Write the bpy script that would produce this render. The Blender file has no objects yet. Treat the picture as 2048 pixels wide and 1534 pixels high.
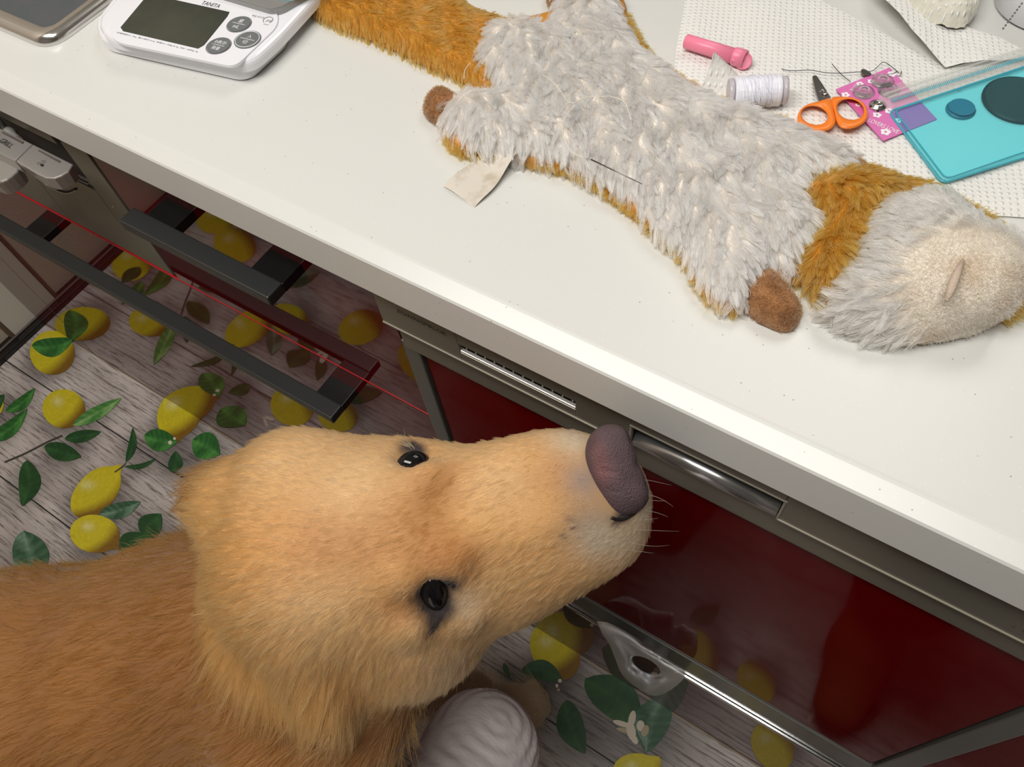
import bpy, bmesh, math, random
import numpy as np
from mathutils import Vector, Matrix
from mathutils.bvhtree import BVHTree

# ------------------------------------------------------------------ camera
S = bpy.context.scene
F_PX = 1590.0
RC = np.array([[0.83943764, 0.53592653, -0.09015102],
               [0.41996339, -0.74498579, -0.51829232],
               [-0.34492783, 0.39721395, -0.85043863]])   # world -> camera (x right, y down, z forward)
CAM = np.array([0.0, -0.1965, 1.194])
cd = bpy.data.cameras.new('camera')
cam = bpy.data.objects.new('camera', cd)
S.collection.objects.link(cam)
cd.sensor_fit = 'HORIZONTAL'; cd.sensor_width = 36.0
cd.lens = F_PX / 2048 * 36.0
cd.clip_start = 0.01; cd.clip_end = 50
M = RC.T @ np.diag([1, -1, -1])
mw = Matrix([[*M[0], CAM[0]], [*M[1], CAM[1]], [*M[2], CAM[2]], [0, 0, 0, 1]])
cam.matrix_world = mw
S.camera = cam

# ------------------------------------------------------------------ light and exposure
S.view_settings.view_transform = 'Standard'
S.view_settings.look = 'None'
S.view_settings.gamma = 1.0
S.view_settings.use_curve_mapping = False
S.view_settings.exposure = 0.0
w = bpy.data.worlds.new('world'); S.world = w; w.use_nodes = True
w.node_tree.nodes['Background'].inputs[0].default_value = (1.0, 0.98, 0.95, 1)
w.node_tree.nodes['Background'].inputs[1].default_value = 0.15

def area(name, loc, target, sx, sy, power, col):
    l = bpy.data.lights.new(name, 'AREA'); l.shape = 'RECTANGLE'; l.size = sx; l.size_y = sy
    l.energy = power; l.color = col
    o = bpy.data.objects.new(name, l); S.collection.objects.link(o)
    o.location = loc
    o.rotation_euler = (Vector(target) - Vector(loc)).to_track_quat('-Z', 'Y').to_euler()
    return o
area('dining_light', (-0.05, 1.05, 2.30), (-0.1, 0.3, 0.84), 0.8, 0.8, 8.8, (1.0, 0.985, 0.95))
area('kitchen_light', (-0.38, -0.55, 2.30), (-0.4, -0.22, 0.3), 1.4, 0.35, 26, (1.0, 0.975, 0.93))

# ------------------------------------------------------------------ pixel -> place helpers (photo is 2048 x 1534)
def ray(p):
    return RC.T @ np.array([p[0] - 1024.0, p[1] - 767.0, F_PX])
def PZ(p, z=0.0):
    r = ray(p); return CAM + r * (z - CAM[2]) / r[2]
def PY(p, y):
    r = ray(p); return CAM + r * (y - CAM[1]) / r[1]
def W(px, py, dep):
    return CAM + RC.T @ np.array([(px - 1024) / F_PX * dep, (py - 767) / F_PX * dep, dep])
def PROJ(w_):
    v = (np.asarray(w_) - CAM) @ RC.T
    return 1024 + F_PX * v[..., 0] / v[..., 2], 767 + F_PX * v[..., 1] / v[..., 2]
YP = 0.021       # plane of the cabinet fronts
CT = 0.84        # countertop height
def PM(p, z=0.0):   # floor point seen by way of the glossy cabinet fronts
    r = ray(p); t = (YP - CAM[1]) / r[1]; q = CAM + r * t; r2 = r * np.array([1, -1, 1])
    return q + r2 * (z - q[2]) / r2[2]

# ------------------------------------------------------------------ object helpers
ORG = {}
def props(o, label=None, cat=None, group=None, kind=None):
    if label: o['label'] = label
    if cat: o['category'] = cat
    if group: o['group'] = group
    if kind: o['kind'] = kind
    return o
def thing(name, label, cat, loc=(0, 0, 0), group=None):
    o = bpy.data.objects.new(name, None); S.collection.objects.link(o)
    o.empty_display_size = 0.02
    o.location = [float(v) for v in loc]; ORG[o.name] = np.array(loc, float)
    return props(o, label, cat, group)
def mk(name, V, F, mat, parent=None, smooth=False, col=None, origin=None):
    V = np.asarray(V, float)
    if parent is not None:
        org = ORG[parent.name]
    elif origin is not None:
        org = np.array(origin, float)
    else:
        org = np.array([(V[:, 0].min() + V[:, 0].max()) / 2, (V[:, 1].min() + V[:, 1].max()) / 2, V[:, 2].min()])
    me = bpy.data.meshes.new(name)
    me.from_pydata((V - org).tolist(), [], [list(map(int, f)) for f in F])
    if smooth:
        me.polygons.foreach_set('use_smooth', [True] * len(me.polygons))
    if col is not None:
        a = me.color_attributes.new('col', 'FLOAT_COLOR', 'POINT')
        c = np.ones((len(V), 4), np.float32); c[:, :3] = col
        a.data.foreach_set('color', c.ravel())
    if mat is not None: me.materials.append(mat)
    me.update()
    o = bpy.data.objects.new(name, me); S.collection.objects.link(o)
    if parent is not None:
        o.parent = parent
    else:
        o.location = org.tolist()
    ORG[o.name] = org
    return o
def from_bm(name, bm, mat, parent=None, smooth=False):
    bmesh.ops.recalc_face_normals(bm, faces=bm.faces[:])
    bm.verts.index_update()
    V = [v.co[:] for v in bm.verts]; F = [[v.index for v in f.verts] for f in bm.faces]
    bm.free()
    return mk(name, V, F, mat, parent, smooth)
def bevel(bm, w_, seg=2, sel=None):
    if w_ > 0:
        bmesh.ops.bevel(bm, geom=(sel or bm.edges[:]), offset=w_, segments=seg, affect='EDGES', profile=0.5, clamp_overlap=True)
def box(name, x0, x1, y0, y1, z0, z1, mat, parent=None, bev=0.001, seg=2, smooth=False):
    bm = bmesh.new()
    bmesh.ops.create_cube(bm, size=1.0)
    for v in bm.verts:
        v.co = Vector(((x0 + x1) / 2 + v.co.x * (x1 - x0), (y0 + y1) / 2 + v.co.y * (y1 - y0), (z0 + z1) / 2 + v.co.z * (z1 - z0)))
    bevel(bm, bev, seg)
    return from_bm(name, bm, mat, parent, smooth)
def round_poly(pts, r, n=5):
    pts = [np.array(p, float)[:2] for p in pts]; out = []
    m = len(pts)
    for i in range(m):
        a, b, c = pts[i - 1], pts[i], pts[(i + 1) % m]
        u = a - b; v = c - b; lu, lv = np.linalg.norm(u), np.linalg.norm(v)
        rr = min(r, lu * .45, lv * .45)
        p0 = b + u / lu * rr; p1 = b + v / lv * rr
        for k in range(n + 1):
            t = k / n; out.append((1 - t) ** 2 * p0 + 2 * t * (1 - t) * b + t * t * p1)
    return out
def prism(name, pts, z0, z1, mat, parent=None, bev=0.0, seg=2, smooth=False, shrink_bottom=0.0):
    bm = bmesh.new()
    c = np.mean([p[:2] for p in pts], axis=0)
    top = [bm.verts.new((p[0], p[1], z1)) for p in pts]
    bot = [bm.verts.new((p[0] + (c[0] - p[0]) * shrink_bottom, p[1] + (c[1] - p[1]) * shrink_bottom, z0)) for p in pts]
    ft = bm.faces.new(top); bm.faces.new(bot[::-1])
    n = len(pts)
    for i in range(n):
        bm.faces.new((top[i], bot[i], bot[(i + 1) % n], top[(i + 1) % n]))
    bmesh.ops.recalc_face_normals(bm, faces=bm.faces[:])
    if bev > 0:
        bevel(bm, bev, seg, list(ft.edges))
    return from_bm(name, bm, mat, parent, smooth)
def pxpoly(pts, z):
    return [PZ(p, z)[:2] for p in pts]
def tube(name, pts, r, mat, parent=None, n=8, cap=True, closed=False):
    P = np.array(pts, float); m = len(P)
    rr = np.full(m, r) if np.isscalar(r) else np.array(r)
    V = []; F = []
    T = np.gradient(P, axis=0); T /= np.linalg.norm(T, axis=1)[:, None] + 1e-12
    up = np.array([0, 0, 1.0])
    if abs(T[0] @ up) > .9: up = np.array([1.0, 0, 0])
    for i in range(m):
        a = np.cross(T[i], up); a /= np.linalg.norm(a) + 1e-12; b = np.cross(T[i], a); up = -b if False else up
        for k in range(n):
            t = 2 * math.pi * k / n
            V.append(P[i] + rr[i] * (math.cos(t) * a + math.sin(t) * b))
    for i in range(m - 1):
        for k in range(n):
            F.append((i * n + k, i * n + (k + 1) % n, (i + 1) * n + (k + 1) % n, (i + 1) * n + k))
    if closed:
        for k in range(n):
            F.append(((m - 1) * n + k, (m - 1) * n + (k + 1) % n, (k + 1) % n, k))
    elif cap:
        F.append(tuple(range(n))[::-1]); F.append(tuple((m - 1) * n + k for k in range(n)))
    return mk(name, V, F, mat, parent, smooth=True)
def lathe(name, prof, base, axis, mat, parent=None, n=32, smooth=True):
    """prof: list of (radius, height along axis)"""
    base = np.array(base, float); ax = np.array(axis, float); ax /= np.linalg.norm(ax)
    a = np.cross(ax, [0, 0, 1.0])
    if np.linalg.norm(a) < .1: a = np.array([1.0, 0, 0])
    a /= np.linalg.norm(a); b = np.cross(ax, a)
    V = []; F = []
    for r, h in prof:
        for k in range(n):
            t = 2 * math.pi * k / n
            V.append(base + ax * h + max(r, 1e-5) * (math.cos(t) * a + math.sin(t) * b))
    for i in range(len(prof) - 1):
        for k in range(n):
            F.append((i * n + k, i * n + (k + 1) % n, (i + 1) * n + (k + 1) % n, (i + 1) * n + k))
    F.append(tuple(range(n))[::-1]); F.append(tuple((len(prof) - 1) * n + k for k in range(n)))
    o = mk(name, V, F, mat, parent, smooth=False)
    if smooth:
        for p in o.data.polygons[:-2]: p.use_smooth = True
    return o
def spline(pts, n=8, closed=False):
    P = [np.array(p, float) for p in pts]; m = len(P); out = []
    rng = range(m if closed else m - 1)
    for i in rng:
        if closed:
            p0, p1, p2, p3 = P[i - 1], P[i], P[(i + 1) % m], P[(i + 2) % m]
        else:
            p0, p1, p2, p3 = P[max(i - 1, 0)], P[i], P[i + 1], P[min(i + 2, m - 1)]
        for k in range(n):
            t = k / n
            out.append(0.5 * ((2 * p1) + (-p0 + p2) * t + (2 * p0 - 5 * p1 + 4 * p2 - p3) * t * t + (-p0 + 3 * p1 - 3 * p2 + p3) * t ** 3))
    if not closed: out.append(P[-1])
    return out
_vf = bpy.data.fonts.load if False else None
def text(name, s, p0, p1, up, height, mat, parent, thick=0.00015, fit=True):
    """lettering laid from p0 to p1 (baseline), letters rising toward `up`"""
    p0 = np.array(p0, float); p1 = np.array(p1, float)
    cu = bpy.data.curves.new(name, 'FONT'); cu.body = s; cu.size = 1.0; cu.resolution_u = 3
    tmp = bpy.data.objects.new('tmp_text', cu); S.collection.objects.link(tmp)
    dg = bpy.context.evaluated_depsgraph_get()
    me = bpy.data.meshes.new_from_object(tmp.evaluated_get(dg))
    bpy.data.objects.remove(tmp)
    V = np.array([v.co[:] for v in me.vertices]); F = [list(p.vertices) for p in me.polygons]
    bpy.data.meshes.remove(me); bpy.data.curves.remove(cu)
    if len(V) == 0: return None
    x0, x1 = V[:, 0].min(), V[:, 0].max(); y0, y1 = V[:, 1].min(), V[:, 1].max()
    ex = p1 - p0; L = np.linalg.norm(ex); ex /= L
    up = np.array(up, float); up -= ex * (up @ ex); up /= np.linalg.norm(up)
    sy = height / (y1 - y0); sx = L / (x1 - x0) if fit else sy
    W_ = p0 + np.outer((V[:, 0] - x0) * sx, ex) + np.outer((V[:, 1] - y0) * sy, up)
    return mk(name, W_, F, mat, parent)

# ------------------------------------------------------------------ materials
def lin(*c):
    return tuple(((v / 255) / 12.92 if v / 255 <= .04045 else ((v / 255 + .055) / 1.055) ** 2.4) for v in c)
def mat(name, col=(.8, .8, .8), rough=.5, metal=0., spec=.5, coat=0., trans=0., ior=1.5, alpha=1., attr=None, noise=None, bump=None, sheen=0., sss=0.):
    m = bpy.data.materials.new(name); m.use_nodes = True
    nt = m.node_tree; b = nt.nodes['Principled BSDF']
    b.inputs['Base Color'].default_value = (*col[:3], 1)
    b.inputs['Roughness'].default_value = rough; b.inputs['Metallic'].default_value = metal
    b.inputs['Specular IOR Level'].default_value = spec; b.inputs['IOR'].default_value = ior
    b.inputs['Coat Weight'].default_value = coat; b.inputs['Coat Roughness'].default_value = .03
    b.inputs['Transmission Weight'].default_value = trans; b.inputs['Alpha'].default_value = alpha
    b.inputs['Sheen Weight'].default_value = sheen
    if sss > 0:
        b.inputs['Subsurface Weight'].default_value = sss
        b.inputs['Subsurface Radius'].default_value = (.004, .003, .002)
        b.inputs['Subsurface Scale'].default_value = 1
    src = None
    if attr:
        a = nt.nodes.new('ShaderNodeAttribute'); a.attribute_name = attr; src = a.outputs['Color']
    if noise:      # (scale, color2, contrast low, contrast high)
        sc, c2, lo, hi = noise[:4]
        tc = nt.nodes.new('ShaderNodeTexCoord'); n = nt.nodes.new('ShaderNodeTexNoise')
        n.inputs['Scale'].default_value = sc; n.inputs['Detail'].default_value = 4
        nt.links.new(tc.outputs['Object'], n.inputs['Vector'])
        mr = nt.nodes.new('ShaderNodeMapRange'); mr.inputs[1].default_value = lo; mr.inputs[2].default_value = hi
        nt.links.new(n.outputs['Fac'], mr.inputs[0])
        mx = nt.nodes.new('ShaderNodeMix'); mx.data_type = 'RGBA'
        mx.inputs[6].default_value = (*col[:3], 1); mx.inputs[7].default_value = (*c2[:3], 1)
        nt.links.new(mr.outputs[0], mx.inputs[0])
        if src: nt.links.new(src, mx.inputs[6])
        src = mx.outputs[2]
    if src: nt.links.new(src, b.inputs['Base Color'])
    if bump:       # (scale, strength, distance)
        tc = nt.nodes.new('ShaderNodeTexCoord'); n = nt.nodes.new('ShaderNodeTexNoise')
        n.inputs['Scale'].default_value = bump[0]; n.inputs['Detail'].default_value = 3
        if len(bump) > 3:
            mp = nt.nodes.new('ShaderNodeMapping'); mp.inputs['Scale'].default_value = bump[3]
            nt.links.new(tc.outputs['Object'], mp.inputs[0]); nt.links.new(mp.outputs[0], n.inputs['Vector'])
        else:
            nt.links.new(tc.outputs['Object'], n.inputs['Vector'])
        bp = nt.nodes.new('ShaderNodeBump'); bp.inputs['Strength'].default_value = bump[1]; bp.inputs['Distance'].default_value = bump[2]
        nt.links.new(n.outputs['Fac'], bp.inputs['Height']); nt.links.new(bp.outputs[0], b.inputs['Normal'])
    return m
rng = np.random.default_rng(7); random.seed(7)

M_red = mat('red_gloss', lin(80, 3, 7), rough=.03, spec=.55, ior=1.5)
M_red2 = mat('deep_red_panel', lin(92, 3, 6), rough=.06, spec=.2, ior=1.3)
M_redlit = mat('lit_red_edge', lin(196, 30, 40), rough=.25)
M_dark = mat('dark_gap', (.006, .005, .005), rough=.8)
M_handle = mat('black_satin', (.022, .024, .024), rough=.38, bump=(900, .05, .0005))
M_steel = mat('grey_satin_metal', lin(128, 124, 112), rough=.32, metal=.45, bump=(300, .02, .001, (1, 1, 40)))
M_steel_dk = mat('grey_trim', lin(100, 100, 95), rough=.26, metal=.25)
M_silver = mat('silver_plastic', lin(188, 184, 178), rough=.3, metal=.45)
M_chrome = mat('polished_metal', (.78, .78, .78), rough=.12, metal=1)
M_frame = mat('hob_frame_metal', (.72, .71, .69), rough=.16, metal=.95)
M_glass_dk = mat('dark_hob_glass', lin(84, 86, 92), rough=.35, spec=.5, noise=(60, lin(76, 84, 86), .35, .65))
M_black = mat('black_print', (.01, .01, .01), rough=.6)
M_carcass = mat('carcass', (.02, .018, .016), rough=.7)

# worktop: off-white solid surface with fine specks
def worktop_mat():
    m = mat('white_solid_surface', lin(216, 216, 212), rough=.30, spec=.45)
    nt = m.node_tree; b = nt.nodes['Principled BSDF']
    tc = nt.nodes.new('ShaderNodeTexCoord')
    def specks(scale, thr, keep):
        v = nt.nodes.new('ShaderNodeTexVoronoi'); v.inputs['Scale'].default_value = scale
        nt.links.new(tc.outputs['Object'], v.inputs['Vector'])
        lt = nt.nodes.new('ShaderNodeMath'); lt.operation = 'LESS_THAN'; lt.inputs[1].default_value = thr
        nt.links.new(v.outputs['Distance'], lt.inputs[0])
        sp = nt.nodes.new('ShaderNodeSeparateColor'); nt.links.new(v.outputs['Color'], sp.inputs[0])
        g = nt.nodes.new('ShaderNodeMath'); g.operation = 'GREATER_THAN'; g.inputs[1].default_value = keep
        nt.links.new(sp.outputs[0], g.inputs[0])
        mu = nt.nodes.new('ShaderNodeMath'); mu.operation = 'MULTIPLY'
        nt.links.new(lt.outputs[0], mu.inputs[0]); nt.links.new(g.outputs[0], mu.inputs[1])
        return mu.outputs[0]
    s1 = specks(190, .075, .82); s2 = specks(420, .16, .88)
    mx = nt.nodes.new('ShaderNodeMix'); mx.data_type = 'RGBA'; mx.inputs[6].default_value = (*lin(216, 216, 212), 1); mx.inputs[7].default_value = (*lin(150, 146, 138), 1)
    nt.links.new(s1, mx.inputs[0])
    mx2 = nt.nodes.new('ShaderNodeMix'); mx2.data_type = 'RGBA'; mx2.inputs[7].default_value = (*lin(226, 226, 222), 1)
    nt.links.new(s2, mx2.inputs[0]); nt.links.new(mx.outputs[2], mx2.inputs[6]); nt.links.new(mx2.outputs[2], b.inputs['Base Color'])
    return m
M_top = worktop_mat()

# ------------------------------------------------------------------ setting
M_wall = mat('beige_wallpaper', lin(205, 190, 172), rough=.9, bump=(260, .35, .002))
M_ceil = mat('ceiling_white', (.8, .79, .76), rough=.9)
M_floor = mat('beige_floor', lin(165, 145, 120), rough=.5, noise=(8, lin(140, 120, 96), .4, .6))
def struct(o): o['kind'] = 'structure'; return o
struct(box('floor', -1.40, 3.0, -1.6, 3.0, -0.06, -0.0025, M_floor, bev=0))
struct(box('ceiling', -1.46, 3.0, -1.6, 3.0, 2.40, 2.46, M_ceil, bev=0))
struct(box('wall_left', -1.46, -1.40, -1.6, 3.0, -0.06, 2.40, M_wall, bev=0))
struct(box('wall_far', -1.46, 3.0, 3.0, 3.06, -0.06, 2.40, M_ceil, bev=0))
struct(box('wall_right', 3.0, 3.06, -1.6, 3.0, -0.06, 2.40, M_ceil, bev=0))
struct(box('wall_near', -1.46, 3.0, -1.66, -1.6, -0.06, 2.40, mat('dim_wall', lin(120, 112, 104), rough=.8), bev=0))
# black moulding where the mat meets the left wall
M_base = mat('black_gloss_moulding', (.012, .010, .010), rough=.22)
struct(box('baseboard_left', -1.3995, -1.366, -1.2, 0.55, -0.002, 0.012, M_base, bev=.003))
struct(box('baseboard_left', -1.385, -1.380, -1.2, 0.55, 0.012, 0.0150, mat('moulding_highlight', lin(120, 110, 105), rough=.25, metal=.4), bev=.001))  # pale strip painted in as the highlight on the black moulding
M_white_board = mat('cream_board', lin(226, 220, 210), rough=.35)
M_brown = mat('brown_edge', lin(112, 88, 74), rough=.5)
tr = box('trim_1', -1.3999, -1.386, -0.030, 0.06, 0.0125, 2.2, M_white_board, bev=.001); struct(tr)
struct(box('trim_2', -1.3999, -1.384, -0.038, -0.031, 0.0125, 2.2, M_brown, bev=.0005))

# ------------------------------------------------------------------ worktop and cabinets
prof = [(.78, .8), (.0016, .8), (0, .8016), (0, .8338), (.0010, .8352), (.0105, .8394), (.0120, .8399), (.0135, .84), (.78, .84)]
V = []; F = []
for x in (-1.398, 1.6):
    V += [(x, y, z) for y, z in prof]
n = len(prof)
for i in range(n):
    F.append((i, (i + 1) % n, n + (i + 1) % n, n + i))
F += [tuple(range(n))[::-1], tuple(range(n, 2 * n))]
props(mk('worktop', V, F, M_top), 'long white kitchen worktop with fine grey specks, the toy lying on it', 'worktop')

M_bracket = mat('black_gloss', (.006, .0065, .0065), rough=.3)
def handle(parent, x0, x1, z, brackets):
    h = box('handle', x0, x1, -0.0165, 0.0, z - .011, z, M_handle, parent, bev=.0012)
    for xb in brackets:
        box('bracket', xb - .016, xb + .016, -0.0005, YP + .001, z - .011, z - .0012, M_bracket, h, bev=.0006)
    return h
# drawer unit right of the cooker
du = thing('drawer_cabinet', 'red gloss drawer cabinet with short black handle between cooker front and dishwasher', 'cabinet', (-.45, .3, 0))
box('body', -.6065, -.2905, YP + .021, .62, .60, .798, M_carcass, du, bev=0)
d = box('drawer_front', -.6055, -.2895, YP, YP + .02, .5945, .797, M_red, du, bev=.0007)
handle(d, -.536, -.374, .7515, (-.505, -.390))
# wide lower drawer, running under the cooker
dl = thing('drawer_cabinet', 'wide red gloss lower drawer with long black handle under the cooker', 'cabinet', (-.75, .3, 0))
box('body', -1.215, -.2905, YP + .021, .62, .004, .596, M_carcass, dl, bev=0)
d = box('drawer_front', -1.215, -.2895, YP, YP + .02, .0035, .5915, M_red, dl, bev=.0006)
box('lit_edge', -1.215, -.2895, YP + .0002, YP + .0195, .5912, .5926, M_redlit, d, bev=.0003)  # brighter red strip paints the light caught by the panel's top edge
handle(d, -1.12, -.385, .5600, (-1.104, -.845, -.401))
# filler to the left wall
fl = thing('filler_cabinet', 'narrow red gloss filler panel beside the left wall', 'cabinet', (-1.3, .3, 0))
box('panel', -1.396, -1.2165, YP, YP + .02, .0035, .797, M_red, fl, bev=.0007)
# cabinet right of the dishwasher
cr = thing('cabinet', 'red gloss cabinet right of the dishwasher, in the lower right corner', 'cabinet', (.6, .3, 0))
box('body', .202, 1.55, YP + .021, .62, .004, .798, M_carcass, cr, bev=0)
for i, (a, b_) in enumerate(((.2005, .60), (.602, 1.0), (1.002, 1.55))):
    dr = box('door', a, b_, YP, YP + .02, .24, .797, M_red2, cr, bev=.0007)
box('kick_drawer', .2005, 1.55, YP, YP + .02, .0035, .236, M_red, cr, bev=.0007)

# ------------------------------------------------------------------ dishwasher
dw = thing('dishwasher', 'built-in dishwasher with red gloss door, grey fascia and long metal grip', 'dishwasher', (-.05, .3, 0))
x0, x1 = -.2870, .1985
box('body', x0 + .002, x1 - .002, YP + .021, .62, .012, .798, M_carcass, dw, bev=0)
box('door', x0 + .018, x1 - .018, YP, YP + .02, .3175, .716, M_red2, dw, bev=.0005)
for a, b_ in ((x0, x0 + .016), (x1 - .016, x1)):
    box('side_trim', a, b_, YP - .003, YP + .02, .305, .716, M_steel_dk, dw, bev=.0008)
box('bottom_trim', x0, x1, YP - .002, YP + .02, .2530, .3150, M_steel_dk, dw, bev=.0006)
box('bottom_edge', x0, x1, YP - .006, YP + .01, .2450, .2500, M_chrome, dw, bev=.0012)
box('kick_drawer', x0 + .001, x1 - .001, YP, YP + .02, .0035, .2440, M_red, dw, bev=.0006)
box('lower_lip', x0 + .006, x1, .0145, YP + .018, .7155, .7415, M_steel, dw, bev=.002, seg=3)
# fascia in pieces around the vent and the grip recess
fy0, fy1, fz0, fz1 = .0095, .036, .7500, .7985
vx0, vx1 = -.2190, -.1310; vz0, vz1 = .7600, .7700
gx0, gx1 = -.0925, .0030; gz1 = .7750
def fas(a, b_, z0_, z1_): return box('fascia', a, b_, fy0, fy1, z0_, z1_, M_steel, dw, bev=.0006)
fas(x0, vx0, fz0, fz1); box('fascia', vx0, vx1, fy0, fy0 + .003, fz0, vz0, M_steel, dw, bev=.0004); fas(vx0, vx1, vz1, fz1); fas(vx1, gx0, fz0, fz1)
fas(gx0, gx1, gz1, fz1); fas(gx1, x1, fz0, fz1)
M_fline = mat('bright_edge_line', lin(150, 144, 130), rough=.45, metal=.1)
box('edge_highlight', x0, gx0, fy0 - .0008, fy0 + .003, fz0 - .0008, fz0 + .0008, M_fline, dw, bev=.0003)  # paler strips paint the highlight along the fascia's lower edge
box('edge_highlight', gx1, x1, fy0 - .0008, fy0 + .003, fz0 - .0008, fz0 + .0008, M_fline, dw, bev=.0003)
v = box('vent', vx0, vx1, fy0 + .003, fy1 - .008, vz0 - .012, vz0 - .006, M_dark, dw, bev=0)
box('vent_sill', vx0, vx1, fy0 + .0002, fy0 + .0032, vz0, vz0 + .0022, M_silver, v, bev=.0006)
for i in range(12):
    xx = vx0 + (i + .5) * (vx1 - vx0) / 12
    box('vent_rib', xx - .0005, xx + .0005, fy0 + .0030, fy1 - .008, vz0 - .004, vz1 - .001, M_steel_dk, v, bev=0)
M_gripbar = mat('brushed_grip', (.55, .55, .55), rough=.24, metal=.9)
g = box('grip_recess', gx0, gx1, fy1 - .010, fy1 - .006, .7400, gz1, M_dark, dw, bev=0)
tube('grip_bar', [(gx0 + .0015, .0150, .7540), (gx1 - .0015, .0150, .7540)], .0062, M_gripbar, g, n=24)
box('grip_frame', gx0 - .001, gx1 + .001, fy0 - .0006, fy0 + .002, gz1 - .0008, gz1 + .0006, M_fline, g, bev=.0002)
for xx in (gx0, gx1):
    box('grip_frame', xx - .0009, xx + .0005, fy0 - .0006, fy0 + .002, fz0, gz1, M_fline, g, bev=.0002)
M_print = mat('dark_lettering', (.018, .016, .012), rough=.7)
a = PY((794, 624), fy0 - .0004); b_ = PY((893, 674), fy0 - .0004)
b_[2] = a[2]
text('lettering', 'ZOWPASPIRLOR', a, b_, (0, 0, 1), .0042, M_print, dw)
a = PY((2022, 1252), fy0 - .0004); b_ = a + np.array([.012, 0, 0])
text('lettering', '- ◂ ▸', a, b_, (0, 0, 1), .0016, M_print, dw)

# ------------------------------------------------------------------ gas cooker: front panel and hob
ck = thing('gas_cooker', 'built-in gas cooker with silver hob frame above and grey push-button front below', 'cooker', (-.91, .3, .6))
cx0, cx1 = -1.212, -.6085
box('body', cx0, cx1, YP + .006, .50, .605, .797, M_carcass, ck, bev=0)
box('front_panel', cx0, -.7705, YP - .001, YP + .012, .600, .722, M_steel, ck, bev=.0006)
box('front_panel', -.7695, -.6455, YP - .001, YP + .012, .600, .700, M_steel, ck, bev=.0006)
box('front_panel', -.6450, cx1, YP - .001, YP + .012, .655, .797, M_steel, ck, bev=.0006)
box('front_panel', -.7695, cx1, YP - .0008, YP + .0115, .6000, .6560, M_steel, ck, bev=0)
zb = .762
btop = [PZ(p, zb)[:2] for p in ((66, 288), (146, 328), (137, 343), (124, 351), (108, 357), (91, 356), (74, 348), (31, 322))]
M_btn = mat('button_silver', lin(176, 172, 168), rough=.28, metal=.5)
b1 = prism('ignition_button', btop, .748, zb, M_btn, ck, bev=.0012, seg=2, shrink_bottom=.12)
prism('button_slot', pxpoly([(75, 301), (79, 300), (122, 322), (119, 326)], zb + .0003), zb - .001, zb + .0003, mat('slot_dark', lin(92, 84, 82), rough=.4), b1)
for (cx_, cy_, f_) in ((78, 327, 0), (87, 323, 0), (84, 330, 1)):
    if f_:
        prism('symbol_dot', pxpoly([(cx_ + 3.4 * math.cos(t), cy_ + 2.6 * math.sin(t)) for t in np.linspace(0, 2 * math.pi, 14)[:-1]], zb + .0004), zb, zb + .0004, M_black, b1)
    else:
        tube('symbol_ring', [PZ((cx_ + 3.4 * math.cos(t), cy_ + 2.2 * math.sin(t)), zb + .0003) for t in np.linspace(0, 2 * math.pi, 16)], .00012, M_black, b1, n=5)
gtop = [PZ(p, zb)[:2] for p in ((-60, 226), (64, 287), (29, 321), (-95, 258))]
b2 = prism('grill_button', gtop, .748, zb - .0005, M_btn, ck, bev=.0008)
prism('button_slot', pxpoly([(3, 265), (6, 263), (47, 283), (44, 287)], zb + .0003), zb - .001, zb + .0003, bpy.data.materials['slot_dark'], b2)
a = PZ((-3, 283), zb + .0002); b_ = PZ((19, 296), zb + .0002)
text('lettering', 'GRILL', a, b_, PZ((12, 268), zb) - PZ((4, 288), zb), .0050, M_black, b2)
ltop = [PZ(p, .748)[:2] for p in ((-80, 268), (0, 305), (36, 326), (39, 334), (34, 342), (24, 351), (14, 358), (2, 363), (-8, 365), (-120, 330))]
prism('grill_lever', ltop, .732, .748, M_btn, ck, bev=.0022, seg=3, shrink_bottom=.1)
for pts_, r_ in (([(80, 357), (100, 372), (130, 384), (152, 377)], .0009), ([(145, 350), (160, 358), (175, 365)], .0007)):
    P_ = spline([PY(p, YP - .0014) for p in pts_], 6)
    tube('pull_shadow_line', P_, r_, M_dark, ck, n=6)  # dark tube paints the shadow line of the finger pull
    tube('pull_lip', [q + np.array([0, -.0006, -.0016]) for q in P_], .0005, M_silver, ck, n=6)
lathe('panel_screw', [(.0011, 0), (.0011, .0006), (.0003, .0009)], PY((227, 413), YP - .001), (0, -1, 0), M_chrome, ck, n=12)
# parts under the worktop edge, above the buttons
box('top_rail', cx0, -.6455, YP - .004, YP + .012, .7570, .7700, M_steel, ck, bev=.0006)
lathe('valve_stem', [(.0055, 0), (.0060, .006), (.0045, .012), (.0045, .020)], PY((20, 262), YP - .004) + np.array([0, -.002, .001]), (1, -.2, 0), M_silver, ck, n=18)
lathe('valve_stem', [(.010, 0), (.010, .004), (.006, .008)], PY((-4, 240), YP - .004), (0, -1, 0), M_steel_dk, ck, n=18)
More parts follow.
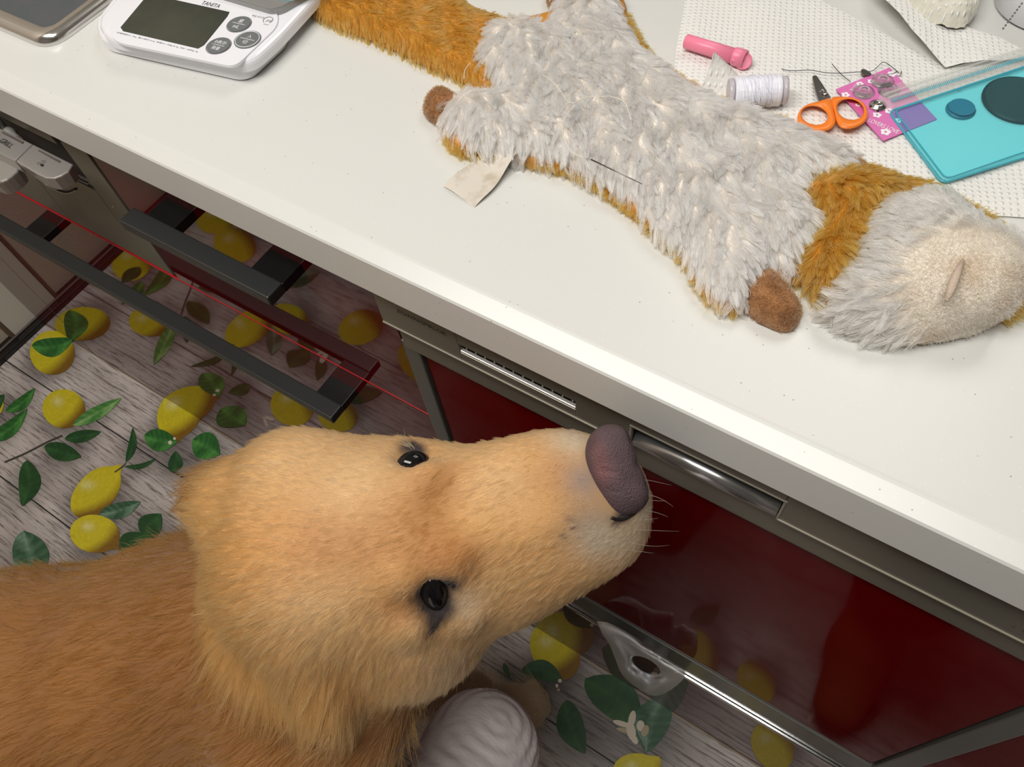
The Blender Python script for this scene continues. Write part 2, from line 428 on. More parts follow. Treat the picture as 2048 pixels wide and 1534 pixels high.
# hob on the worktop
hx1, hy0 = -.6120, .0445
fr = round_poly([(hx1, hy0), (hx1, .50), (cx0, .50), (cx0, hy0)], .022, 6)
inn = round_poly([(hx1 - .0165, hy0 + .0165), (hx1 - .0165, .4835), (cx0 + .0165, .4835), (cx0 + .0165, hy0 + .0165)], .010, 6)
V = []; F = []; n = len(fr)
rings = []
for t, z in ((0, .8402), (0, .8425), (.08, .8462), (.3, .8485), (.6, .8485), (.85, .8468), (1., .8445), (1., .8412)):
    rings.append([(fr[i][0] * (1 - t) + inn[i][0] * t, fr[i][1] * (1 - t) + inn[i][1] * t, z) for i in range(n)])
for r_ in rings: V += r_
for j in range(len(rings) - 1):
    for i in range(n): F.append((j * n + i, j * n + (i + 1) % n, (j + 1) * n + (i + 1) % n, (j + 1) * n + i))
hf = mk('hob_frame', V, F, M_frame, ck, smooth=True)
prism('hob_glass', inn, .8403, .8437, M_glass_dk, ck)

# ------------------------------------------------------------------ printed floor mat (planks, lemons, leaves)
def mat_material():
    m = bpy.data.materials.new('printed_planks'); m.use_nodes = True
    nt = m.node_tree; b = nt.nodes['Principled BSDF']; N = nt.nodes.new; L = nt.links.new
    b.inputs['Roughness'].default_value = .42; b.inputs['Specular IOR Level'].default_value = .35
    tc = N('ShaderNodeTexCoord')
    def noise(sx, sy, scale, detail=5, rough=.6):
        mp = N('ShaderNodeMapping'); mp.inputs['Scale'].default_value = (sx, sy, 1); mp.inputs['Rotation'].default_value = (0, 0, .05)
        L(tc.outputs['Object'], mp.inputs[0]); n = N('ShaderNodeTexNoise'); n.inputs['Scale'].default_value = scale
        n.inputs['Detail'].default_value = detail; n.inputs['Roughness'].default_value = rough
        L(mp.outputs[0], n.inputs['Vector']); return n.outputs['Fac']
    def ramp(src, lo, hi, a=0., b2=1.):
        r = N('ShaderNodeMapRange'); r.inputs[1].default_value = lo; r.inputs[2].default_value = hi
        r.inputs[3].default_value = a; r.inputs[4].default_value = b2; L(src, r.inputs[0]); return r.outputs[0]
    def mixc(f, a, b2):
        x = N('ShaderNodeMix'); x.data_type = 'RGBA'; L(f, x.inputs[0])
        for i, s in ((6, a), (7, b2)):
            if isinstance(s, tuple): x.inputs[i].default_value = (*s, 1)
            else: L(s, x.inputs[i])
        return x.outputs[2]
    base = mixc(ramp(noise(1, 3, 6, 3), .35, .65), lin(214, 205, 200), lin(190, 180, 175))
    g1 = mixc(ramp(noise(1, 16, 16, 6, .7), .50, .62), base, lin(122, 110, 104))
    g2 = mixc(ramp(noise(1, 30, 7, 6, .75), .56, .66, 0, .85), g1, lin(100, 86, 80))
    g3 = mixc(ramp(noise(2, 12, 40, 4, .7), .56, .72, 0, .6), g2, lin(214, 208, 205))
    at = N('ShaderNodeAttribute'); at.attribute_name = 'col'
    mu = N('ShaderNodeMix'); mu.data_type = 'RGBA'; mu.blend_type = 'MULTIPLY'; mu.inputs[0].default_value = 1
    L(g3, mu.inputs[6]); L(at.outputs['Color'], mu.inputs[7])
    L(mu.outputs[2], b.inputs['Base Color'])
    return m
MX0, MX1, MY0, MY1 = -1.366, 1.3, -1.25, .0195
# printed soft shading under the fruit (part of the print), and plank joints
lemons = []   # (outline function spec, mapping)
leaves = []
def ell(cx, cy, rx, ry, ang, nub=None, nubamp=.22, n=44):
    out = []
    ca, sa = math.cos(math.radians(ang)), math.sin(math.radians(ang))
    for k in range(n):
        t = 2 * math.pi * k / n
        r = 1.0
        if nub is not None:
            dlt = (t - math.radians(nub) + math.pi) % (2 * math.pi) - math.pi
            r += nubamp * math.exp(-(dlt / .20) ** 2)
        x, y = rx * r * math.cos(t), ry * r * math.sin(t)
        out.append((cx + ca * x - sa * y, cy + sa * x + ca * y))
    return out
LEM = [ # cx, cy, rx, ry, angle, nub, mirrored?
    (105, 706, 45, 44, 20, None, 0), (128, 818, 43, 39, 10, None, 0), (360, 826, 54, 42, -58, 150, 0),
    (192, 985, 62, 38, -47, 0, 0), (190, 1068, 50, 38, 8, 28, 0), (1110, 1302, 62, 46, 62, None, 0), (1277, 1547, 52, 40, 10, -55, 0),
    (265, 525, 42, 36, -30, None, 1), (432, 438, 40, 30, -10, None, 1), (470, 490, 44, 34, 20, None, 1), (722, 655, 46, 34, -20, None, 1),
    (585, 812, 44, 40, 20, None, 1), (676, 832, 40, 32, 10, None, 1), (1512, 1365, 48, 34, 60, None, 1), (1545, 1492, 52, 40, 60, None, 1),
    (830, 722, 44, 30, 60, None, 1)]
LEAF = [ # base, tip, half width, tone, mirrored
    ((64, 692), (148, 678), 19, 1, 0), ((-30, 882), (55, 818), 15, 1, 0), ((12, 824), (70, 777), 12, 1, 0), ((-30, 830), (9, 790), 14, 0, 0),
    ((146, 851), (243, 797), 13, 3, 0), ((130, 878), (202, 864), 12, 0, 0), ((89, 893), (163, 914), 18, 0, 0),
    ((55, 921), (45, 1013), 22, 0, 0), ((253, 924), (266, 856), 8, 0, 0), ((250, 934), (312, 918), 5, 0, 0),
    ((289, 872), (356, 884), 22, 1, 0), ((200, 1028), (282, 1004), 16, 2, 0), ((344, 945), (352, 903), 14, 0, 0), ((386, 880), (440, 910), 28, 1, 0),
    ((290, 1078), (322, 1028), 24, 0, 0), ((243, 1112), (292, 1068), 22, 0, 0), ((312, 1096), (372, 1070), 12, 0, 0), ((48, 1062), (62, 1175), 36, 2, 0),
    ((1008, 1326), (1020, 1356), 5, 0, 0), ((1044, 1338), (1126, 1362), 20, 0, 0), ((1132, 1400), (1170, 1508), 27, 0, 0),
    ((1170, 1358), (1282, 1462), 40, 0, 0), ((1330, 1394), (1292, 1506), 36, 2, 0),
    ((690, 800), (765, 785), 17, 0, 1), ((500, 555), (390, 560), 18, 0, 1), ((425, 590), (400, 625), 12, 1, 1),
    ((322, 680), (300, 730), 13, 1, 1), ((262, 580), (230, 615), 11, 1, 1), ((590, 600), (640, 660), 18, 0, 1),
    ((575, 745), (640, 720), 20, 0, 1), ((620, 700), (640, 760), 20, 0, 1), ((655, 720), (700, 745), 14, 0, 1), ((470, 800), (530, 775), 16, 0, 1),
    ((1660, 1440), (1760, 1420), 26, 0, 1), ((1380, 1240), (1440, 1210), 20, 0, 1)]
def _ok(pa, pb):
    x_, y_ = PROJ(PM(((pa[0] + pb[0]) / 2, (pa[1] + pb[1]) / 2))); return not (-60 < x_ < 370 and 640 < y_ < 1150)
LEAF = [l for l in LEAF if not l[4] or _ok(l[0], l[1])]
nx, ny = 445, 212
gx = np.linspace(MX0, MX1, nx); gy = np.linspace(MY0, MY1, ny)
X, Y = np.meshgrid(gx, gy)
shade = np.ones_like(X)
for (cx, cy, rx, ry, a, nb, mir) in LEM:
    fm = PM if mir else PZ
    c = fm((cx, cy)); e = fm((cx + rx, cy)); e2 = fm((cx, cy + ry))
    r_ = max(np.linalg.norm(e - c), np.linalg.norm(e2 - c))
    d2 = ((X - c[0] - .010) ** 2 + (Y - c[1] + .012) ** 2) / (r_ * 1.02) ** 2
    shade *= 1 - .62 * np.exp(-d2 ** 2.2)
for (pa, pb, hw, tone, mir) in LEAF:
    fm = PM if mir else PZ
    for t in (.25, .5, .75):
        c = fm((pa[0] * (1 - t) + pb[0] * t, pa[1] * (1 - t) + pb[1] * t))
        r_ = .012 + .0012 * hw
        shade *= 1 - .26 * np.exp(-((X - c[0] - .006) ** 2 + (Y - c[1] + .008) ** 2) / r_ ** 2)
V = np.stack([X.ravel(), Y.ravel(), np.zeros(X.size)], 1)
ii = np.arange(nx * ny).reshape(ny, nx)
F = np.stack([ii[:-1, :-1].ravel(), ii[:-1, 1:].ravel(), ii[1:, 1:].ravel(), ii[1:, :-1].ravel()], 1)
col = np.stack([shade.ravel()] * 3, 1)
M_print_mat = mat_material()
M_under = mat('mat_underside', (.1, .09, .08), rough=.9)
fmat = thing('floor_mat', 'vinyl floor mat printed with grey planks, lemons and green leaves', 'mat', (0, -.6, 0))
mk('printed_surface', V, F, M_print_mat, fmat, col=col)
box('backing', MX0, MX1, MY0, MY1, -.0022, -.0003, M_under, fmat, bev=0)
for ys, xs in ((-.078, None), (-.245, None), (-.412, None), (-.579, None), (-.746, None)):
    box('plank_joint', MX0, MX1, ys - .0011, ys + .0011, -.0002, .00025, M_black, fmat, bev=0)
M_flat = mat('printed_colour', rough=.42, spec=.35, attr='col', noise=None)
def vcol_noise(c, amt):
    return c * (1 + amt * rng.normal(size=(len(c), 1)))
zl = .0007
for (cx, cy, rx, ry, a, nb, mir) in LEM:
    fm = PM if mir else PZ
    bd = ell(cx, cy, rx, ry, a, nb)
    n = len(bd); R_ = 12; Vp = [(cx, cy)]; 
    for j in range(1, R_ + 1):
        f = j / R_
        Vp += [(cx + (x - cx) * f, cy + (y - cy) * f) for x, y in bd]
    Fp = [(0, 1 + k, 1 + (k + 1) % n) for k in range(n)]
    for j in range(R_ - 1):
        for k in range(n):
            Fp.append((1 + j * n + k, 1 + (j + 1) * n + k, 1 + (j + 1) * n + (k + 1) % n, 1 + j * n + (k + 1) % n))
    A = np.array(Vp); u = (A[:, 0] - cx) / rx; v = (A[:, 1] - cy) / ry
    if mir: sgn = -1
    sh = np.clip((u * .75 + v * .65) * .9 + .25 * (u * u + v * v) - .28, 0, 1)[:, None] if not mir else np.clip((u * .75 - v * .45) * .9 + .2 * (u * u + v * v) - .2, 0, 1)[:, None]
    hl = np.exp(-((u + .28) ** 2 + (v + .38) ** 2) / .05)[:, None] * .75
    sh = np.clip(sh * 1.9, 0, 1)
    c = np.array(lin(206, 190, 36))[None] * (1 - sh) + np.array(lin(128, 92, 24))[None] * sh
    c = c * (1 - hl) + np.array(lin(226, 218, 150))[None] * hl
    c = vcol_noise(c, .05)
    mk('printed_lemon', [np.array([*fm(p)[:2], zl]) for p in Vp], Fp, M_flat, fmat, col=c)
    zl += .00002
TONE = [(lin(30, 70, 34), lin(52, 96, 50)), (lin(36, 92, 40), lin(84, 150, 70)), (lin(44, 84, 56), lin(120, 150, 128)), (lin(64, 128, 56), lin(150, 190, 120))]
for (pa, pb, hw, tone, mir) in LEAF:
    fm = PM if mir else PZ
    pa = np.array(pa, float); pb = np.array(pb, float); d = pb - pa; L_ = np.linalg.norm(d); d /= L_; nrm = np.array([-d[1], d[0]])
    m_ = 18; cols = (-1, -.66, -.33, -.06, .06, .33, .66, 1); Vp = []; cc = []
    bend = rng.uniform(-.12, .12)
    for j in range(m_ + 1):
        t = j / m_; wv = hw * (math.sin(math.pi * t ** .85) ** .8 if 0 < t < 1 else 0) + .3
        c0 = pa + d * L_ * t + nrm * bend * L_ * math.sin(math.pi * t)
        for s in cols:
            Vp.append(c0 + nrm * s * wv)
            base = np.array(TONE[tone][0]); lite = np.array(TONE[tone][1])
            f = (.75 if s > 0 else .15) * (.5 + .5 * math.sin(t * 9 + s * 2)) + (.35 if abs(s) < .1 else 0)
            f += .18 * math.sin(t * 40 + abs(s) * 5)
            cc.append(base * (1 - np.clip(f, 0, 1)) + lite * np.clip(f, 0, 1))
    k_ = len(cols)
    Fp = [(j * k_ + i, j * k_ + i + 1, (j + 1) * k_ + i + 1, (j + 1) * k_ + i) for j in range(m_) for i in range(k_ - 1)]
    mk('printed_leaf', [np.array([*fm(p)[:2], zl]) for p in Vp], Fp, M_flat, fmat, col=vcol_noise(np.array(cc), .06))
    zl += .00002
M_twig = mat('printed_twig', lin(64, 62, 46), rough=.5)
for pts_, r_ in (([(10, 925), (50, 908), (95, 885), (125, 872)], 1.8), ([(230, 945), (250, 930), (254, 918)], 1.5), ([(1290, 1500), (1280, 1480), (1272, 1462)], 2.5)):
    P_ = spline(pts_, 6); q = []
    for i, p in enumerate(P_): q.append((p[0], p[1] - r_))
    for p in P_[::-1]: q.append((p[0], p[1] + r_))
    V = [np.array([*PZ(p)[:2], zl]) for p in q]; n = len(P_)
    mk('printed_twig', V, [(i, i + 1, 2 * n - 2 - i, 2 * n - 1 - i) for i in range(n - 1)], M_twig, fmat)
M_petal = mat('printed_petal', lin(214, 204, 184), rough=.5)
M_petal2 = mat('printed_petal_shade', lin(178, 160, 132), rough=.5)
def petals(lst, mapping=PZ):
    global zl
    for (cx, cy, rx, ry, a, m_) in lst:
        pts_ = ell(cx, cy, rx, ry, a, None, n=16)
        zl += .00002
        mk('printed_petal', [np.array([*mapping(p)[:2], zl]) for p in pts_], [tuple(range(16))], M_petal if m_ else M_petal2, fmat)
petals([(1244, 1448, 19, 5.5, 18, 1), (1252, 1462, 20, 5, 14, 0), (1264, 1438, 7, 17, 12, 1), (1262, 1462, 9, 20, -12, 1), (1281, 1452, 8, 11, 0, 1), (1290, 1462, 7, 12, 20, 0), (1268, 1478, 12, 6, 60, 1),
        (303, 1100, 3.5, 11, 0, 1), (295, 1103, 9, 3, 30, 1), (318, 1096, 11, 3, -30, 1),
        (350, 878, 3, 3, 0, 1), (341, 886, 4, 4, 20, 1), (1120, 1362, 4, 4, 0, 1), (1114, 1372, 3, 4, 0, 1), (1117, 1380, 3, 3, 0, 0)])
petals([(650, 715, 14, 5, -60, 1), (662, 700, 16, 5, -10, 1), (640, 700, 12, 4, 30, 1), (1640, 1422, 20, 6, 60, 1), (1655, 1415, 18, 6, 10, 1), (1625, 1432, 16, 6, -50, 1), (540, 838, 10, 4, 20, 1), (532, 846, 3, 12, -20, 1)], PM)

# ------------------------------------------------------------------ kitchen scale
ZC = CT
ks = thing('kitchen_scale', 'white digital kitchen scale with dark display and three grey round buttons', 'scale', PZ((400, 40), CT))
M_wp = mat('white_plastic', lin(236, 236, 242), rough=.22, coat=.3)
M_lcd = mat('display_glass', lin(48, 52, 46), rough=.12, noise=(12, lin(66, 70, 60), .4, .65))
M_gb = mat('grey_button', lin(108, 112, 114), rough=.35)
M_gp = mat('grey_platform', lin(150, 150, 148), rough=.25, metal=.3)
M_wt = mat('white_print', (.85, .86, .86), rough=.5)
M_gt = mat('grey_print', lin(120, 120, 122), rough=.5)
zs = CT + .0185
base = round_poly(pxpoly([(203, 68), (214, 104), (498, 168), (579, 92), (572, 60), (700, -70), (420, -200), (300, -60)], CT), .012, 6)
prism('base', base, CT + .0015, CT + .011, M_wp, ks, bev=.003, seg=3, smooth=False)
shell = round_poly(pxpoly([(203, 62), (222, 96), (505, 150), (568, 92), (665, -16), (690, -70), (430, -200), (310, -70)], CT + .0085), .014, 8)
prism('shell', shell, CT + .0085, zs - .001, M_wp, ks, bev=.0045, seg=4, smooth=False)
face = round_poly(pxpoly([(214, 58), (232, 84), (470, 134), (556, 52), (556, 22), (500, 12), (420, -10), (300, -40)], zs), .008, 6)
prism('face_plate', face, zs - .002, zs + .0002, M_wp, ks, bev=.0004)
scr = pxpoly([(297, -12), (459, 24), (455, 32), (408, 90), (396, 97), (246, 62), (241, 55)], zs + .0004)
prism('display', scr, zs - .001, zs + .0007, M_lcd, ks, bev=.0003)
ax_ = PZ((512, 34), zs) - PZ((330, -5), zs); ax_ /= np.linalg.norm(ax_)
upv = np.cross([0, 0, 1], ax_)
for (cx, cy, r, tx1, tx2, ring) in ((478, 48, .0086, 'g', 'mL', 0), (495, 79, .0098, '入', '切', 1), (437, 91, .0086, '0表示', '微量', 0)):
    c = PZ((cx, cy), zs + .0006)
    b_ = prism('button', [(c[0] + r * math.cos(t), c[1] + r * math.sin(t)) for t in np.linspace(0, 2 * math.pi, 33)[:-1]], zs - .0004, zs + .0009, M_gb, ks, bev=.0003)
    tube('button_ring', [(c[0] + (r - .0011 if ring else r + .0005) * math.cos(t), c[1] + (r - .0011 if ring else r + .0005) * math.sin(t), zs + .0009 if ring else zs + .0003) for t in np.linspace(0, 2 * math.pi, 33)[:-1]], .00028, M_wt if ring else M_gt, b_, n=5, closed=True)
    o_ = np.array([c[0], c[1], zs + .00095])
    tube('button_line', [o_ - ax_ * r * .62, o_ + ax_ * r * .62], .00022, M_wt, b_, n=5)
    w1 = .0018 if len(tx1) == 1 else .0048
    text('lettering', tx1, o_ - ax_ * w1 + upv * .0014, o_ + ax_ * w1 + upv * .0014, upv, .0036, M_wt, b_)
    w2 = .0026 if len(tx2) == 2 and tx2 == 'mL' else (.0019 if len(tx2) == 1 else .0034)
    text('lettering', tx2, o_ - ax_ * w2 - upv * .0050, o_ + ax_ * w2 - upv * .0050, upv, .0036, M_wt, b_)
zt = zs + .0004
text('lettering', 'TANITA', PZ((401, 8), zt), PZ((437, 16), zt), upv, .0042, mat('dark_print', lin(84, 84, 86), rough=.5), ks)
text('lettering', 'KJ-212', PZ((503, 33), zt), PZ((526, 38), zt), upv, .0024, M_gt, ks)
cj = PZ((536, 40), zt)
tube('mark_ring', [(cj[0] + .0036 * math.cos(t), cj[1] + .0036 * math.sin(t), zt) for t in np.linspace(-.6, 4.4, 24)], .00022, M_gt, ks, n=5)
text('lettering', 'JIS', PZ((530, 43), zt), PZ((541, 45), zt), upv, .0026, M_gt, ks)
text('lettering', 'JQA', PZ((526, 49), zt), PZ((537, 51), zt), upv, .0012, M_gt, ks)
text('lettering', '計量範囲 0〜2kg  最小表示 0.1g  体積 0〜300g 0.1g  300〜2000g 1g', PZ((232, 66), zt), PZ((394, 105), zt), upv, .0017, M_gt, ks)
plat = round_poly(pxpoly([(340, -40), (540, 20), (562, 16), (640, -30), (700, -120), (450, -220)], zs + .004), .012, 6)
p_ = prism('platform', plat, zs - .001, zs + .005, M_gp, ks, bev=.001)
prism('platform_pad', round_poly(pxpoly([(400, -60), (540, -6), (580, 2), (640, -30), (690, -110), (480, -210)], zs + .006), .012, 6), zs + .0045, zs + .0066, mat('teal_pad', lin(150, 196, 200), rough=.2), p_, bev=.0008)
prism('foot', round_poly(pxpoly([(596, 30), (625, 28), (648, 8), (640, -20), (600, 0)], CT), .004, 4), CT + .0002, CT + .006, M_wp, ks, bev=.001)

# ------------------------------------------------------------------ paper towels
def towel_mat(name, col):
    m = mat(name, col, rough=.85, spec=.2)
    nt = m.node_tree; b = nt.nodes['Principled BSDF']; N = nt.nodes.new; L = nt.links.new
    tc = N('ShaderNodeTexCoord'); mp = N('ShaderNodeMapping'); mp.inputs['Rotation'].default_value = (0, 0, .42)
    k = 2 * math.pi / .0054
    mp.inputs['Scale'].default_value = (k, k, k); L(tc.outputs['Object'], mp.inputs[0])
    sp = N('ShaderNodeSeparateXYZ'); L(mp.outputs[0], sp.inputs[0])
    def mth(op, a, b2=None):
        x = N('ShaderNodeMath'); x.operation = op
        for i, s in enumerate((a, b2)):
            if s is None: continue
            if isinstance(s, (int, float)): x.inputs[i].default_value = s
            else: L(s, x.inputs[i])
        return x.outputs[0]
    c = mth('MULTIPLY', mth('COSINE', sp.outputs[0]), mth('COSINE', sp.outputs[1]))
    h = mth('POWER', mth('MAXIMUM', c, 0.0), 2.2)
    nz = N('ShaderNodeTexNoise'); nz.inputs['Scale'].default_value = 350; nz.inputs['Detail'].default_value = 2; L(tc.outputs['Object'], nz.inputs['Vector'])
    hh = mth('ADD', h, mth('MULTIPLY', nz.outputs['Fac'], .7))
    mxc = N('ShaderNodeMix'); mxc.data_type = 'RGBA'; mxc.inputs[6].default_value = (*[v * .90 for v in col], 1); mxc.inputs[7].default_value = (.96, .96, .94, 1)
    L(h, mxc.inputs[0]); L(mxc.outputs[2], b.inputs['Base Color'])
    bp = N('ShaderNodeBump'); bp.invert = False; bp.inputs['Strength'].default_value = .9; bp.inputs['Distance'].default_value = .0009
    L(hh, bp.inputs['Height']); L(bp.outputs[0], b.inputs['Normal'])
    return m
M_tow = towel_mat('embossed_paper', lin(240, 239, 235))
M_tow2 = towel_mat('embossed_paper_cream', lin(232, 229, 214))
def inside(pts, poly):
    P = np.asarray(poly)[:, :2]; x, y = pts[:, 0], pts[:, 1]; r = np.zeros(len(pts), bool); j = len(P) - 1
    for i in range(len(P)):
        xi, yi = P[i]; xj, yj = P[j]
        c = ((yi > y) != (yj > y)) & (x < (xj - xi) * (y - yi) / (yj - yi + 1e-15) + xi)
        r ^= c; j = i
    return r
def pdist(pts, poly):
    P = np.asarray(poly)[:, :2]; d = np.full(len(pts), 1e9)
    for i in range(len(P)):
        a = P[i - 1]; b = P[i]; ab = b - a; t = np.clip(((pts[:, :2] - a) @ ab) / (ab @ ab + 1e-15), 0, 1)
        d = np.minimum(d, np.linalg.norm(pts[:, :2] - a - t[:, None] * ab, axis=1))
    return d
def sheet(name, poly, step, zf, m, parent=None, th=.0005):
    """thin sheet cut to the outline, with height function zf(x, y, d)"""
    P = np.asarray(poly)[:, :2]; lo = P.min(0); hi = P.max(0)
    gx = np.arange(lo[0], hi[0] + step, step); gy = np.arange(lo[1], hi[1] + step, step)
    X, Y = np.meshgrid(gx, gy); pt = np.stack([X.ravel(), Y.ravel()], 1)
    ins = inside(pt, P); d = pdist(pt, P)
    # snap grid points just outside onto the outline
    near = (~ins) & (d < step * .9)
    q = pt.copy()
    for k in np.where(near)[0]:
        best = 1e9
        for i in range(len(P)):
            a = P[i - 1]; b = P[i]; ab = b - a; t = np.clip(((pt[k] - a) @ ab) / (ab @ ab), 0, 1); c = a + t * ab
            dd = np.linalg.norm(pt[k] - c)
            if dd < best: best = dd; q[k] = c
    ok = ins | near; d = np.where(ins, d, 0)
    ids = np.full(len(pt), -1); ids[ok] = np.arange(ok.sum())
    q = q[ok]; d = d[ok]
    Z = zf(q[:, 0], q[:, 1], d)
    V = np.column_stack([q, Z]); g = ids.reshape(X.shape)
    F = []
    for (a, b, c, e) in zip(g[:-1, :-1].ravel(), g[:-1, 1:].ravel(), g[1:, 1:].ravel(), g[1:, :-1].ravel()):
        f = [v for v in (a, b, c, e) if v >= 0]
        if len(f) >= 3: F.append(f)
    return mk(name, V, F, m, parent, smooth=True)
def wob(x, y, a, s, ph=0):
    return a * (np.sin(x * s + ph) * np.cos(y * s * .8 + 1.3 * ph) + .5 * np.sin(x * s * 2.1 + y * s * 1.7 + ph))
tw1 = pxpoly([(1382, -60), (1352, 100), (1345, 170), (1352, 250), (1420, 320), (1600, 400), (1750, 420), (1880, 418), (1990, 434), (2120, 442), (2300, 380), (2300, 100), (2050, 130), (1890, 138), (1760, 66), (1640, 2), (1560, -60)], CT)
pt1 = thing('paper_towel', 'large flat embossed white paper towel under the scissors and pouch', 'paper towel', PZ((1600, 150), CT))
sheet('sheet', tw1, .003, lambda x, y, d: CT + .0010 + .0010 * (1 + np.sin(x * 90) * np.cos(y * 70)) * np.minimum(d / .01, 1), M_tow, pt1)
# pulled-up corner behind the thread spool
a, b_, t_ = PZ((1390, 204), CT + .002), PZ((1512, 232), CT + .002), None
tip = PY((1427, 104), PZ((1440, 200), CT)[1] + .006)
V = []; F = []; nn = 14
for j in range(nn + 1):
    f = j / nn
    l = a * (1 - f) + tip * f; r = b_ * (1 - f) + tip * f
    for i in range(nn + 1):
        s = i / nn; p = l * (1 - s) + r * s
        p = p + np.array([0, .006 * math.sin(math.pi * s) * (1 - f) + .004 * math.sin(f * 3), 0]) + np.array([-.003 * math.sin(math.pi * f) * (1 - s) * 0 + .004 * math.sin(math.pi * f) * s, 0, 0])
        V.append(p)
for j in range(nn):
    for i in range(nn): F.append((j * (nn + 1) + i, j * (nn + 1) + i + 1, (j + 1) * (nn + 1) + i + 1, (j + 1) * (nn + 1) + i))
mk('raised_corner', V, F, M_tow, pt1, smooth=True)
tw2 = pxpoly([(1735, -60), (1745, 4), (1805, 60), (1893, 128), (2060, 108), (2040, 86), (1985, 62), (1930, 46), (1880, -60)], CT + .006)
pt2 = thing('paper_towel', 'folded paper towel lifted off the worktop beside the crumpled cream towel', 'paper towel', PZ((1850, 60), CT))
ed = np.array(pxpoly([(1735, -60), (1745, 4), (1805, 60), (1893, 128)], CT + .006))
def z2(x, y, d):
    pt = np.stack([x, y], 1); dd = np.full(len(x), 1e9)
    for i in range(3):
        a = ed[i]; b = ed[i + 1]; ab = b - a; t = np.clip(((pt - a) @ ab) / (ab @ ab), 0, 1)
        dd = np.minimum(dd, np.linalg.norm(pt - a - t[:, None] * ab, axis=1))
    tipd = np.clip(np.linalg.norm(pt - ed[3], axis=1) / .05, 0, 1)
    return CT + .0032 + .0105 * np.exp(-(dd / .022) ** 2) * tipd + np.abs(wob(x, y, .0006, 160))
sheet('sheet', tw2, .0025, z2, M_tow, pt2)
tw3 = pxpoly([(1792, -70), (1826, 6), (1860, 30), (1900, 42), (1935, 42), (1960, 14), (1985, -70)], CT + .012)
pt3 = thing('paper_towel', 'crumpled cream paper towel at the top edge beside the white canister', 'paper towel', PZ((1890, 0), CT))
sheet('sheet', tw3, .002, lambda x, y, d: CT + .0075 + .020 * np.sqrt(np.clip(1 - (1 - np.minimum(d / .028, 1)) ** 2, 0, 1)) + wob(x, y, .0008, 420), M_tow2, pt3)

# white canister in the corner
cc = PZ((2092, 14), CT)
cn = thing('canister', 'white round canister with a dotted line on top, cut by the top right corner', 'canister', cc)
lathe('jar', [(.0300, 0), (.0325, .002), (.0325, .040), (.031, .0415)], cc + np.array([0, 0, .0003]), (0, 0, 1), M_wp, cn, n=48)
ld = lathe('lid', [(.0330, .0405), (.0335, .042), (.0335, .050), (.0325, .0515), (.001, .0522)], cc + np.array([0, 0, .0003]), (0, 0, 1), mat('lid_white', lin(214, 214, 216), rough=.3), cn, n=48)
for k in range(9):
    c = PZ((2044 - k * 4.6, 6 + k * 6.2), CT + .0528)
    prism('printed_dot', [(c[0] + .0005 * math.cos(t), c[1] + .0005 * math.sin(t)) for t in np.linspace(0, 2 * math.pi, 9)[:-1]], CT + .0520, CT + .0529, M_gt, ld)

# ------------------------------------------------------------------ sewing things
ZT = CT + .0032   # on the towel
M_pink = mat('pink_plastic', lin(244, 138, 166), rough=.35, sss=.1)
a, b_ = PZ((1371, 82), ZT + .005), PZ((1468, 112), ZT + .005); dr = (b_ - a) / np.linalg.norm(b_ - a)
nt_ = thing('needle_tube', 'pink plastic needle tube with open flip cap on the paper towel', 'needle case', PZ((1420, 100), ZT))
Lt = np.linalg.norm(b_ - a)
lathe('barrel', [(.0040, 0), (.0047, .0006), (.0049, Lt)], a, dr, M_pink, nt_, n=28)
lathe('collar', [(.0056, 0), (.0058, .0008), (.0058, .0078), (.0046, .008), (.0046, .004)], b_, dr, M_pink, nt_, n=28)
e_ = b_ + dr * .0100; side = np.cross([0, 0, 1], dr)
cp = PZ((1487, 122), ZT + .0035)
vd = (CAM - cp) / np.linalg.norm(CAM - cp); vd = vd * .6 + np.array([0.2, -.4, .7]) * .4; vd /= np.linalg.norm(vd)
cpo = lathe('flip_cap', [(.0050, -.002), (.0055, -.0012), (.0055, .0010), (.0050, .0016), (.0044, .0016), (.0040, .0010)], cp, vd, M_pink, nt_, n=28)
h0 = PZ((1464, 121), ZT + .006)
tube('hinge', [h0, (h0 + cp) / 2 + np.array([0, 0, .0005]), cp], .0011, M_pink, cpo, n=8)

a, b_ = PZ((1456, 185), ZT + .0085), PZ((1573, 180), ZT + .0085); dr = (b_ - a) / np.linalg.norm(b_ - a); Lt = np.linalg.norm(b_ - a)
sp_ = thing('thread_spool', 'spool of white sewing thread lying on the paper towel', 'thread spool', PZ((1520, 190), ZT))
M_thr = mat('white_thread', lin(236, 236, 246), rough=.35, sheen=.3, bump=(1200, .5, .0006, (.12, .12, 1)))
lathe('core', [(.0078, 0), (.0084, .0004), (.0084, .003), (.0062, .0034), (.0062, Lt - .0034), (.0084, Lt - .003), (.0086, Lt - .0002), (.0078, Lt), (.0045, Lt), (.0045, Lt - .003)], a, dr, mat('spool_plastic', lin(222, 216, 222), rough=.3, trans=.3), sp_, n=36)
prof_ = [(.0075, .0036)] + [(.0094 + .0002 * math.sin(k * 2.2) + .0001 * rng.normal(), .0042 + (Lt - .0084) * k / 40) for k in range(41)] + [(.0075, Lt - .0036)]
th_ = lathe('wound_thread', prof_, a, dr, M_thr, sp_, n=40)
